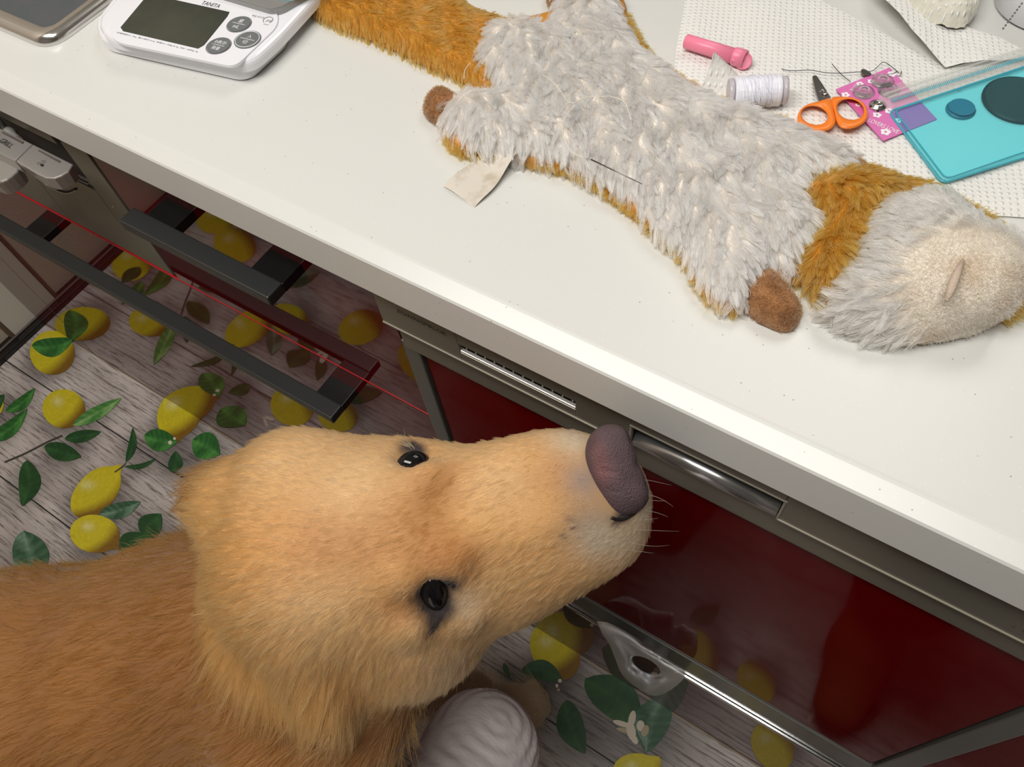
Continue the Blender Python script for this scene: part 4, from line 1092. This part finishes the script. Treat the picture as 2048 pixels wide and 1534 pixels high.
pawm = []
for px_, H in paws:
    Vp, Fp, pp = plush('paw', px_, H, .010, M_paw, z0=CT + .0008, h=.0014, lump=.0006, zpx=CT + .006)
    pawm.append((mk('paw', Vp, Fp, M_paw, toy, smooth=True), Vp, Fp))
# label ribbon
M_rib = mat('satin_ribbon', lin(214, 206, 194), rough=.35, sheen=.4, noise=(90, lin(190, 178, 160), .5, .7))
top_ = spline([(886, 370), (925, 342), (962, 312), (975, 300)], 6); bot_ = spline([(948, 411), (984, 382), (1015, 346), (1048, 310)], 6)
V = []; F = []; nr = 6; m_ = len(top_)
for i in range(m_):
    f = i / (m_ - 1); zz = CT + .0010 + .0075 * f ** 1.5 + .0012 * math.sin(f * 9)
    for j in range(nr + 1):
        s = j / nr; p = np.array(top_[i]) * (1 - s) + np.array(bot_[i]) * s
        q = PZ(p, CT + .002); V.append([q[0], q[1], zz + .0010 * math.sin(s * 5 + f * 5) + .0025 * max(0, f - .3) * s])
for i in range(m_ - 1):
    for j in range(nr): F.append((i * (nr + 1) + j, i * (nr + 1) + j + 1, (i + 1) * (nr + 1) + j + 1, (i + 1) * (nr + 1) + j))
mk('ribbon_label', V, F, M_rib, toy, smooth=True)

# fur: direction runs from head towards tail, out towards the edges
def flow(P, poly, out=.5, base=None):
    e = .004; d0 = pdist(P, poly); gx_ = (pdist(P + [e, 0, 0], poly) - d0) / e; gy_ = (pdist(P + [0, e, 0], poly) - d0) / e
    o = -np.stack([gx_, gy_, np.zeros(len(P))], 1); wgt = np.exp(-d0 / .012)[:, None]
    return unit(base * (1 - wgt * out) + o * wgt * out * 1.4), d0
def toyfur(name, parent, V_, F_, poly, n, cols, m, L0, base, rad, out=.6, ncl=1200, wf=None, lift=.45, csel=None, curl=.22, jitter=.28):
    P, N_ = sample(V_, F_, n, wf)
    B = np.tile(base, (len(P), 1)) if base.ndim == 1 else base
    th = .55 * snoise(P, 95., 1.) + .35 * snoise(P, 210., 2.)
    B = np.stack([B[:, 0] * np.cos(th) - B[:, 1] * np.sin(th), B[:, 0] * np.sin(th) + B[:, 1] * np.cos(th), B[:, 2]], 1)
    ids = clusters(P, ncl); jit = rng.normal(size=(ids.max() + 1, 3)) * jitter
    B = B + jit[ids]
    D, d0 = flow(P, poly, out, B)
    D = unit(tang(D, N_) + N_ * lift * rng.uniform(.3, 1.2, (len(P), 1)))
    Lh = L0 * rng.uniform(.6, 1.2, len(P))
    C_ = pick(cols, len(P)) if csel is None else csel(P)
    cb = rng.uniform(.80, 1.08, ids.max() + 1)[ids][:, None]
    return make_fur(name, parent, P, D, Lh, np.clip(C_ * cb, 0, 1), rad, m, seg=6, curl=curl, droop=.12, clump=(ids, .9))
up_only = lambda c, n: np.clip(n[:, 2] + .25, .02, 1)
dbody = vec((1600, 430), (1050, 150))      # head -> tail
M_fcol = CW
toyfur('fur', [o for o in toy.children if o.name.startswith('body')][0], V1, F1, poly1, 42000, CW, M_fw, .0150, -dbody * .25 + vec((1300, 260), (1330, 420)) * .9, .00024, ncl=2700, wf=up_only)
toyfur('fur', tl, V2, F2, poly2, 22000, CO, M_fo, .0095, vec((650, -10), (1000, 110)), .00015, ncl=2600, wf=up_only, out=.75, lift=.35, curl=.12)
toyfur('fur', nk, V3, F3, poly3, 11000, CO, M_fo, .0130, vec((1650, 470), (1690, 560)), .00017, ncl=620, wf=up_only)
cm = PZ((1945, 560), CT + .03)
def hw(c, n):
    d = np.linalg.norm((c - cm)[:, :2], axis=1); return up_only(c, n) * np.clip((d - .024) / .02, 0, 1)
toyfur('fur', hd, V4, F4, poly4, 15000, np.array([lin(250, 247, 244), lin(242, 236, 228), lin(228, 218, 204)]), M_fw, .0135, vec((1950, 560), (1760, 500)), .00020, ncl=900, wf=hw, lift=.45, curl=.24, jitter=.42)
def muzz(c, n):
    d = np.linalg.norm((c - cm)[:, :2], axis=1); ca_, cb_ = PZ((1893, 600), CT + .043), PZ((1925, 515), CT + .046); ab = cb_ - ca_; t = np.clip(((c - ca_) @ ab) / (ab @ ab), 0, 1); dc = np.linalg.norm(c - ca_ - t[:, None] * ab, axis=1)
    return up_only(c, n) * np.clip(1 - (d - .030) / .02, 0, 1) * (dc > .0062)
P, N_ = sample(V4, F4, 12000, muzz)
make_fur('muzzle_nap', hd, P, unit(N_ + rng.normal(size=P.shape) * .7), rng.uniform(.0012, .0028, len(P)), pick(np.array([lin(228, 220, 206), lin(214, 202, 184), lin(198, 184, 162)]), len(P)), .00013, M_fw, seg=3, curl=.3)
# orange fringe of the back layer
def fringe(name, pxl, n, cols, m, L0, parent, z=(.001, .006), step=None, seed=0):
    pl = np.array(spline([PZ(p, ZM)[:2] for p in pxl], 10)); seg_ = pl[1:] - pl[:-1]; ln = np.linalg.norm(seg_, axis=1)
    k = rng.choice(len(ln), n, p=ln / ln.sum()); t = rng.uniform(size=(n, 1)); q = pl[k] + seg_[k] * t
    nrm = np.stack([seg_[k][:, 1], -seg_[k][:, 0]], 1); nrm /= np.linalg.norm(nrm, axis=1)[:, None]
    c2 = np.array(pl).mean(0)
    test = inside(q + nrm * .003, polyb); nrm[test] *= -1
    P = np.column_stack([q - nrm * .002, CT + rng.uniform(*z, n)])
    D = unit(np.column_stack([nrm + rng.normal(size=(n, 2)) * .35 + np.array(dbody[:2]) * -.25, rng.uniform(0, .7, n)]))
    ids = clusters(P, n // 9)
    return make_fur(name, parent, P, D, L0 * rng.uniform(.5, 1.15, n), pick(cols, n), .00018, m, seg=5, curl=.25, droop=.35, clump=(ids, .8))
bk = [o for o in toy.children if o.name.startswith('back_layer')][0]
for pl_, n_, L0 in (([(1240, 20), (1290, 100), (1370, 160), (1440, 195), (1520, 222), (1560, 235)], 1700, .0120), ([(1868, 382), (1920, 400), (1975, 432), (2014, 476), (2030, 510)], 1100, .013),
                ([(2032, 520), (2038, 560), (2030, 596), (2000, 622)], 520, .014), ([(1480, 612), (1440, 604), (1400, 565), (1365, 505), (1290, 440)], 500, .009),
                ([(1290, 432), (1230, 388), (1150, 338), (1050, 312)], 1500, .0085), ([(990, 300), (925, 292), (888, 262)], 650, .0095), ([(1000, 38), (1060, 34), (1112, 40)], 700, .011), ([(960, 180), (975, 192)], 120, .01)):
    fringe('fringe', pl_, n_, CO, M_fo, L0, bk)
for (po_, Vp, Fp) in pawm:
    P, N_ = sample(Vp, Fp, 2600, up_only)
    make_fur('nap', po_, P, unit(N_ + rng.normal(size=P.shape) * .6), rng.uniform(.0008, .0018, len(P)), pick(np.array([lin(168, 120, 78), lin(140, 96, 58), lin(120, 80, 48)]), len(P)), .00016, M_fo, seg=3, curl=.3)
# threads and needle on the toy
M_wth = mat('cream_thread', lin(236, 228, 214), rough=.5)
for pts_, lb_ in zip(([(940, 126), (930, 140), (928, 158)], [(1085, 150), (1110, 168), (1140, 205), (1170, 195), (1220, 192)], [(1150, 208), (1128, 240), (1126, 268), (1140, 300), (1165, 315)], [(1220, 192), (1250, 205), (1262, 240)]), ('fine cream thread curling over the edge of the orange tail', 'fine cream thread running from the hind end to the middle of the toy', 'fine cream thread looping down the middle of the white belly', 'short fine cream thread end right of the looped thread on the belly')):
    props(tube('loose_thread', [PZ(p, CT + .0285) for p in spline(pts_, 8)], .00022, M_wth, n=5), lb_, 'thread', 'cream threads on the plush toy')
props(tube('sewing_needle', [PZ((1182, 319), CT + .0265), PZ((1284, 368), CT + .0265)], [.00045, .0002], M_bl, n=8), 'thin dark sewing needle stuck in the white fur of the plush toy', 'needle')

# ------------------------------------------------------------------ the dog
dog = thing('dog', 'golden retriever standing at the worktop, head raised with nose by the edge', 'dog', (-.40, -.30, 0))
GR = F_PX
SP = [ # px, py, depth, radius px, blend
    (1212, 985, .446, 84, .016), (1205, 1042, .460, 92, .016), (1120, 970, .452, 112, .02), (1112, 1058, .474, 128, .02),
    (1010, 1002, .456, 118, .02), (985, 1095, .482, 162, .02), (870, 1062, .466, 166, .02), (770, 1085, .478, 208, .02),
    (812, 1208, .494, 176, .02), (655, 1110, .484, 220, .02), (640, 1150, .494, 188, .02), (585, 965, .492, 96, .03),
    (480, 1030, .494, 58, .03), (440, 990, .500, 44, .03), (410, 985, .505, 26, .02), (490, 1180, .500, 56, .03), (500, 1330, .508, 66, .03), (640, 1330, .500, 120, .03), (560, 1440, .520, 120, .03), (720, 1440, .525, 100, .03), (600, 1560, .535, 150, .03)]
fd = Field((-1.12, -.98, -.012), (.02, .06, .89), .0042)
for (px_, py_, dp, r, k) in SP:
    fd.ellipsoid(W(px_, py_, dp), r * dp / GR, k=k)
fdR = np.array([unit(np.array([.72, .67, .2])), [0, 0, 0], [0, 0, 0]])
# neck, chest, torso
fd.cone(W(660, 1230, .55), (-.345, -.255, .53), .074, .105, k=.03)
fd.cone((-.345, -.245, .485), (-.50, -.385, .455), .122, .126, k=.05)
fd.cone((-.50, -.385, .455), (-.70, -.57, .455), .128, .122, k=.05)
fd.cone((-.70, -.57, .47), (-.84, -.70, .46), .122, .105, k=.05)
fd.cone((-.33, -.235, .42), (-.42, -.31, .38), .105, .11, k=.05)
fd.cone(W(600, 1270, .452), W(655, 1430, .466), .019, .015, k=.012)
# tail
fd.cone((-.89, -.75, .50), (-.97, -.83, .40), .030, .026, k=.03); fd.cone((-.97, -.83, .40), (-1.02, -.88, .24), .028, .012, k=.03)
ax2 = np.array([-.72, -.69, 0]); pr2 = np.array([.69, -.72, 0])      # body axis to the rear, dog's right
def leg(pts, rs):
    for i in range(len(pts) - 1): fd.cone(pts[i], pts[i + 1], rs[i], rs[i + 1], k=.02)
def paw(c, dirv):
    c = np.array(c); d = unit(np.array(dirv, float)); s = np.cross([0, 0, 1], d)
    fd.cone(c - d * .02 + [0, 0, .004], c + d * .030 + [0, 0, -.004], .028, .024, k=.012)
    for j, o_ in enumerate((-.021, -.0075, .0075, .021)):
        q = c + d * (.045 if abs(o_) < .01 else .034) + s * o_
        fd.ellipsoid(q + [0, 0, -.010], (.0115, .0115, .0125), k=.004)
# fore legs (left one reaches forward by the dishwasher)
leg([(-.33, -.185, .40), (-.30, -.175, .27), (-.235, -.115, .10), (-.212, -.105, .036)], (.060, .038, .026, .027)); paw((-.196, -.092, .026), (.80, .60, 0))
leg([(-.25, -.29, .40), (-.235, -.275, .25), (-.225, -.262, .10), (-.215, -.25, .036)], (.060, .038, .026, .027)); paw((-.20, -.238, .026), (.75, .66, 0))
for sgn in (1, -1):
    hp = np.array([-.82, -.68, .44]) + pr2 * .07 * sgn
    knee = hp - ax2 * .09 + [0, 0, -.17]; hock = hp + ax2 * .075 + [0, 0, -.29]; ft = hock + [0, 0, -.125] - ax2 * .015
    leg([hp, knee, hock, ft], (.085, .052, .028, .026)); paw(ft - ax2 * .025 + [0, 0, .002], -ax2)
# eye sockets
def surf_pt(bvh, px_, py_):
    r = unit(ray((px_, py_))); h = bvh.ray_cast(Vector(CAM), Vector(r)); return np.array(h[0]), np.array(h[1])
Vd, Fd_ = fd.mesh(3)
bvh = BVHTree.FromPolygons([tuple(v) for v in Vd], [tuple(map(int, f)) for f in Fd_])
eyeR, eyeRn = surf_pt(bvh, 870, 1196); eyeL, eyeLn = surf_pt(bvh, 826, 905)
Fh = unit(W(1245, 940, .42) - W(700, 1105, .47))
Rh = unit(W(1260, 1020, .43) - W(1195, 850, .43)); Rh = unit(Rh - Fh * (Rh @ Fh)); Uh = np.cross(Rh, Fh)
if Uh @ (CAM - W(800, 1100, .47)) < 0: Uh = -Uh
for e_, n_ in ((eyeR, eyeRn), (eyeL, eyeLn)):
    fd.ellipsoid(e_ + n_ * .002, (.011, .011, .011), k=.008, op='cut')
# brows and cheeks around the eyes
for (px_, py_, dp, r) in ((905, 1118, None, 34), (800, 1160, None, 30), (822, 1262, None, 40), (935, 1240, None, 40), (862, 948, None, 26)):
    q, n_ = surf_pt(bvh, px_, py_); fd.ellipsoid(q - n_ * (r * .46 / GR) * .62, r * .46 / GR, k=.010)
# stop between the eyes, dip behind the nose
q, n_ = surf_pt(bvh, 905, 1010); fd.ellipsoid(q + n_ * .016, (.020, .020, .020), k=.012, op='cut')
q, n_ = surf_pt(bvh, 1040, 1000); fd.ellipsoid(q + n_ * .030, (.033, .033, .033), k=.012, op='cut')
Vd, Fd_ = fd.mesh(3)
Vd[:, 2] = np.maximum(Vd[:, 2], .0009)
Nd = vnormals(Vd, Fd_)
bvh = BVHTree.FromPolygons([tuple(v) for v in Vd], [tuple(map(int, f)) for f in Fd_])
hseg = (W(1215, 1000, .45), W(655, 1130, .485))
def headness(P):
    a, b = hseg; ab = b - a; t = np.clip(((P - a) @ ab) / (ab @ ab), 0, 1); d = np.linalg.norm(P - a - t[:, None] * ab, axis=1)
    return np.clip((.098 - d) / .012, 0, 1), t
CREAM = np.array(lin(226, 184, 130)); GOLD = np.array(lin(206, 148, 84)); DEEP = np.array(lin(180, 112, 52)); BODY = np.array(lin(150, 99, 46)); PALE = np.array(lin(206, 190, 164)); GREY = np.array(lin(150, 132, 122)); SKIN = np.array(lin(44, 34, 34))
def sp(px_, py_):
    try: return surf_pt(bvh, px_, py_)[0]
    except Exception: return np.array([9., 9., 9.])
MARK_SHADE = [(sp(640, 1055), .030, DEEP, .75), (sp(760, 1045), .026, DEEP, .5), (sp(520, 1080), .028, GOLD, .6), (sp(880, 1110), .016, DEEP, .55), (sp(940, 1130), .012, DEEP, .5), (sp(800, 1215), .012, DEEP, .55), (sp(860, 985), .014, DEEP, .5), (sp(905, 950), .010, DEEP, .4),  # coat markings; some blotches also paint fold and brow shading
        (sp(700, 960), .030, CREAM, .7), (sp(560, 930), .03, CREAM, .5), (sp(820, 1300), .018, CREAM, .6), (sp(930, 1210), .012, PALE, .4), (sp(1000, 960), .02, CREAM, .5), (sp(1120, 935), .016, DEEP, .35),
        (sp(1150, 880), .014, PALE, .65), (sp(1170, 960), .011, GREY, .7), (sp(1185, 1050), .014, GREY, .55), (sp(1200, 1080), .014, PALE, .6), (sp(1290, 1010), .012, PALE, .7), (sp(1260, 1080), .016, PALE, .45), (sp(640, 1250), .03, CREAM, .5), (sp(900, 1330), .02, PALE, .3), (sp(1100, 1180), .02, GOLD, .4)]
DARKS = [(sp(868, 1195), .0125), (sp(874, 1230), .0060), (sp(866, 1256), .0040), (sp(846, 1182), .0055), (sp(900, 1166), .0065), (sp(890, 1215), .0055), (sp(822, 897), .0075), (sp(838, 908), .0050), (sp(1250, 1030), .0042), (sp(1235, 1040), .0035), (sp(1150, 1055), .0012), (sp(1136, 1040), .0010), (sp(1128, 1070), .0010)]
def coat(P):
    hn, t = headness(P); c = BODY[None] * (1 - hn[:, None]) + (CREAM * .5 + GOLD * .5)[None] * np.array([.97, .95, .86]) * hn[:, None]
    st = .5 + .5 * snoise(P, 55., .7); c = c * (1 - .35 * (1 - st[:, None]) * hn[:, None]) + GOLD * .35 * (1 - st[:, None]) * hn[:, None]
    c *= (1 + .10 * snoise(P, 38., 3.))[:, None]
    for q, r, cc, a in MARK_SHADE:
        w_ = min(1, a * 1.25) * np.exp(-np.sum((P - q) ** 2, 1) / r ** 2)[:, None]; c = c * (1 - w_) + cc * w_
    low = np.clip((.26 - P[:, 2]) / .2, 0, 1)[:, None]; c = c * (1 - low * .9) + np.array(lin(232, 208, 172)) * low * .9  # lower legs coloured paler to offset the shadow around the paws
    for q, r in DARKS:
        w_ = np.clip(1.6 * np.exp(-np.sum((P - q) ** 2, 1) / r ** 2) - .1, 0, 1)[:, None]; c = c * (1 - w_) + SKIN * w_
    return c
M_skin = mat('dog_coat', rough=.7, attr='col', sheen=.2)
db = mk('body', Vd, Fd_, M_skin, dog, smooth=True, col=coat(Vd) * .8)
# eyes
M_eye = mat('dark_eye', (.006, .005, .006), rough=.06, spec=.4)
def almond(e_, n_, long_, a, b, c):
    u = unit(long_ - n_ * (long_ @ n_)); v = np.cross(n_, u); V = []; F = []; m1, m2 = 14, 26
    for i in range(m1 + 1):
        t = math.pi * i / m1
        for k in range(m2):
            p = 2 * math.pi * k / m2; V.append(e_ - n_ * c * .98 + n_ * c * math.cos(t) + math.sin(t) * (u * a * math.cos(p) + v * b * math.sin(p)))
    for i in range(m1):
        for k in range(m2): F.append((i * m2 + k, i * m2 + (k + 1) % m2, (i + 1) * m2 + (k + 1) % m2, (i + 1) * m2 + k))
    return mk('eye', V, F, M_eye, dog, smooth=True)
almond(eyeR + Rh * .001, eyeRn, Rh * 1.0 - Fh * .1, .0145, .0082, .0100)
almond(eyeL, eyeLn, -Rh * .6 + Fh * .8, .0105, .0075, .0100)
# nose leather
fn = Field(W(1240, 940, .43) - .045, W(1240, 940, .43) + .045, .0011)
ncen, nn_ = surf_pt(bvh, 1222, 940)
nc = ncen - nn_ * .004 + Fh * .003
Rn = np.array([Rh, Fh, Uh])
fn.ellipsoid(nc, (.0230, .0140, .0135), R=Rn, k=.002)
for s in (-1, 1):
    fn.ellipsoid(nc + Rh * .0135 * s + Fh * .004 - Uh * .002, (.0105, .0105, .0110), R=Rn, k=.007)
    fn.ellipsoid(nc + Rh * .0125 * s + Fh * .0145 - Uh * .002, (.0042, .0065, .0036), R=Rn, k=.003, op='cut')
    fn.cone(nc + Rh * .0165 * s + Fh * .012 - Uh * .003, nc + Rh * .0225 * s + Fh * .002 - Uh * .006, .0018, .0012, k=.002, op='cut')
fn.cone(nc + Fh * .0150 + Uh * .008, nc + Fh * .0150 - Uh * .012, .0009, .0009, k=.003, op='cut')
for k_ in range(3):
    fn.cone(nc + Uh * .0135 - Rh * (.016 - .011 * k_) + Fh * (-.004 - .001 * k_), nc + Uh * .0132 - Rh * (.012 - .011 * k_) + Fh * .004, .0007, .0006, k=.002, op='cut')
Vn, Fn = fn.mesh(2)
rel = Vn - nc; pinkw = np.exp(-((rel @ Rh + .006) / .012) ** 2 - ((rel @ Fh + .003) / .0055) ** 2)[:, None] * (.32 + .25 * snoise(Vn, 260., 2.)[:, None])
nz_ = .5 + .5 * snoise(Vn, 420., 1.)[:, None]
cn_ = np.array(lin(92, 74, 78)) * (1 - pinkw) + np.array(lin(176, 106, 98)) * pinkw
cn_ = cn_ * (.82 + .3 * nz_)
back_ = np.clip((-(rel @ Fh) - .004) / .008, 0, 1)[:, None]; cn_ = cn_ * (1 - back_ * .5) + np.array(lin(70, 58, 58)) * back_ * .5
mk('nose', Vn, Fn, mat('nose_leather', rough=.6, spec=.35, attr='col', bump=(1100, 1.0, .0012)), dog, smooth=True, col=cn_)
# mouth line on the right side
mp = []
for (px_, py_) in ((1222, 1034), (1240, 1038), (1262, 1030), (1280, 1012), (1290, 996)):
    q = surf_pt(bvh, px_, py_)
    if q[0] is not None: mp.append(q[0] + q[1] * .0004)
if len(mp) > 2: tube('lip', [q_ - nn_ * .0004 for q_ in spline(mp, 4)], .0010, mat('lip_dark', lin(34, 28, 28), rough=.4), dog, n=6)

# coat strands
M_dh = hair_mat('golden_hair', .45, .25, .12)
def clusters3(P, n):
    cell = .0034 if n > 5000 else .0075
    g = np.floor((P - P.min(0) + rng.normal(size=P.shape) * cell * .15) / cell).astype(np.int64)
    return np.unique(g[:, 0] * 1000003 + g[:, 1] * 1009 + g[:, 2], return_inverse=True)[1]
def dogfur(name, n, wf, L0, lmix, rad, seg=5, lift=(.12, .3), curl=.10, ncl=9000):
    P, N_ = sample(Vd, Fd_, n, wf)
    hn, t = headness(P); s = (P - W(760, 1100, .47)) @ Rh; f_ = (P - W(870, 1150, .46)) @ Fh
    side = np.clip((s - .005) / .05, 0, 1)[:, None] * np.clip((.02 - f_) / .06, 0, 1)[:, None]
    sidel = np.clip((-s - .02) / .04, 0, 1)[:, None] * np.clip((.02 - f_) / .06, 0, 1)[:, None]
    dh = -Fh + Rh * 1.3 * side - Rh * .5 * sidel
    dbod = np.array([-.6, -.55, -.35]) + 0 * P
    D = dh * hn[:, None] + dbod * (1 - hn[:, None])
    D = D + .22 * np.stack([snoise(P, 30., 1.), snoise(P, 33., 2.), snoise(P, 36., 3.)], 1)
    for e_ in (eyeR, eyeL):
        v = P - e_; dd = np.linalg.norm(v, axis=1); w_ = np.exp(-(dd / .014) ** 2)[:, None]; D = D + unit(v) * w_ * 1.2
    D = unit(tang(D, N_) + N_ * rng.uniform(*lift, (n, 1)))
    Lh = (L0 * (1 - hn) + lmix(t, f_, side[:, 0]) * hn) * rng.uniform(.6, 1.2, n)
    C_ = coat(P) * (1 + .10 * rng.normal(size=(n, 1)))
    ids = clusters3(P, ncl); C_ = C_ * (1 + .09 * rng.normal(size=ids.max() + 1))[ids][:, None]; D = unit(D + (rng.normal(size=(ids.max() + 1, 3)) * .10)[ids])
    keep = np.ones(n, bool)
    for e_ in (eyeR, eyeL): keep &= np.linalg.norm(P - e_, axis=1) > .0098
    keep &= np.linalg.norm((P - nc) / 1.0, axis=1) > .016
    q = P - nc; keep &= ~((np.abs(q @ Rh) < .024) & (np.abs(q @ Fh) < .013) & (q @ Uh > -.010))
    P, D, Lh, C_, ids = P[keep], D[keep], Lh[keep], C_[keep], ids[keep]
    for e_ in (eyeR, eyeL): Lh *= np.clip(np.linalg.norm(P - e_, axis=1) / .03, .3, 1)
    Lh *= np.clip(np.linalg.norm(P - nc, axis=1) / .07, .22, 1)
    return make_fur(name, db, P, D, Lh, np.clip(C_, 0, 1), rad, M_dh, seg=seg, curl=curl, droop=.15, clump=(ids, .55))
hm = lambda t, f_, s: .0065 + .016 * np.clip((-f_ - .04) / .10, 0, 1) + .008 * s
dogfur('fur', 120000, lambda c, n: headness(c)[0] + 1e-6, .03, hm, .00009, lift=(.08, .22), curl=.07)
dogfur('fur', 60000, lambda c, n: (1 - headness(c)[0]) * np.where(c[:, 0] > -.75, 1, .25), .026, hm, .00020, lift=(.10, .35), curl=.15, ncl=1000)
# whiskers
Pw = []; Dw = []
for (px_, py_) in ((1275, 960), (1290, 985), (1296, 1000), (1292, 1020), (1288, 1040), (1280, 1060), (1270, 1085), (1262, 1100)):
    q = surf_pt(bvh, px_ - 12, py_)
    if q[0] is not None: Pw.append(q[0]); Dw.append(unit(Fh * .9 + Rh * .1 + Uh * .1 + .2 * rng.normal(size=3)))
make_fur('whiskers', db, np.array(Pw), np.array(Dw), rng.uniform(.012, .026, len(Pw)), np.tile(lin(214, 204, 190), (len(Pw), 1)), .00012, M_dh, seg=6, curl=.1, droop=.1)
Pw = []; Dw = []
for k in range(16):
    q = surf_pt(bvh, rng.uniform(815, 830), rng.uniform(892, 900))
    if q[0] is not None: Pw.append(q[0]); Dw.append(unit(-Rh * .8 - Fh * .4 + Uh * .1 + .15 * rng.normal(size=3)))
if Pw: make_fur('eyelashes', db, np.array(Pw), np.array(Dw), rng.uniform(.006, .011, len(Pw)), np.tile(CREAM, (len(Pw), 1)), .00014, M_dh, seg=4, curl=.1)

# ------------------------------------------------------------------ the person taking the picture (knee in view)
per = thing('person', 'person in dark trousers with pale ribbed cloth over one raised knee', 'person', (-.10, -.50, 0))
fp = Field((-.26, -.95, -.01), (.12, -.06, .80), .0042)
kn = W(962, 1500, .775)
fp.ellipsoid(kn, (.047, .047, .050), k=.02)
hipL = np.array([-.05, -.70, .62]); hipR = np.array([.16, -.70, .80])
fp.cone(kn, hipL + [.0, .10, .03], .050, .085, k=.03)
fp.cone(kn + [0, -.012, -.03], (-.12, -.36, .12), .046, .034, k=.02)
Vp_, Fp_ = fp.mesh(3)
Np_ = vnormals(Vp_, Fp_); ds_ = np.linalg.norm(Vp_ - (kn + np.array([.01, .03, .05])), axis=1)
Vp_ = Vp_ + Np_ * (.0016 * np.sin(ds_ * 400 + 2.6 * snoise(Vp_, 40., 1.)) * (.55 + .45 * snoise(Vp_, 60., 2.)))[:, None]
M_rc = mat('pale_ribbed_cloth', lin(246, 240, 240), rough=.85, sheen=.2, bump=(38, .5, .003, (1, 2.4, 3.2)))
mk('draped_cloth', Vp_, Fp_, M_rc, per, smooth=True)
fq = Field((-.30, -1.0, -.01), (.46, -.02, 1.0), .007)
fq.cone(hipL + [0, -.02, .0], hipL + [0, .12, .02], .088, .070, k=.03)
fq.cone((-.03, -.72, .68), (.05, -.70, .88), .10, .13, k=.06); fq.cone((.05, -.70, .88), (.05, -.68, .96), .14, .13, k=.05)
fq.cone((.14, -.60, .84), (.20, -.25, .52), .11, .085, k=.04); fq.cone((.20, -.25, .52), (.185, -.25, .14), .086, .066, k=.03)  # unseen dark leg, placed forward to darken the reflection in the door
Vq_, Fq_ = fq.mesh(3)
mk('trousers', Vq_, Fq_, mat('dark_trouser_cloth', lin(46, 26, 24), rough=.9), per, smooth=True)
for (c, s) in (((-.12, -.36, .05), 1), ((.180, -.245, .05), -1)):
    ff = Field(np.array(c) + [-.08, -.12, -.06], np.array(c) + [.08, .26, .12], .005)
    ff.cone(np.array(c) + [0, -.03, .0], np.array(c) + [.0, .07, -.008], .040, .042, k=.02); ff.cone(np.array(c) + [0, .07, -.008], np.array(c) + [0, .15, -.016], .043, .032, k=.02)
    ff.cone(np.array(c) + [0, -.02, .0], np.array(c) + [0, .0, .08], .040, .040, k=.02)
    Vf, Ff = ff.mesh(2); Vf[:, 2] = np.maximum(Vf[:, 2], .001)
    mk('slipper', Vf, Ff, mat('brown_slipper', lin(150, 78, 40), rough=.9), per, smooth=True)
print('strands + meshes built')
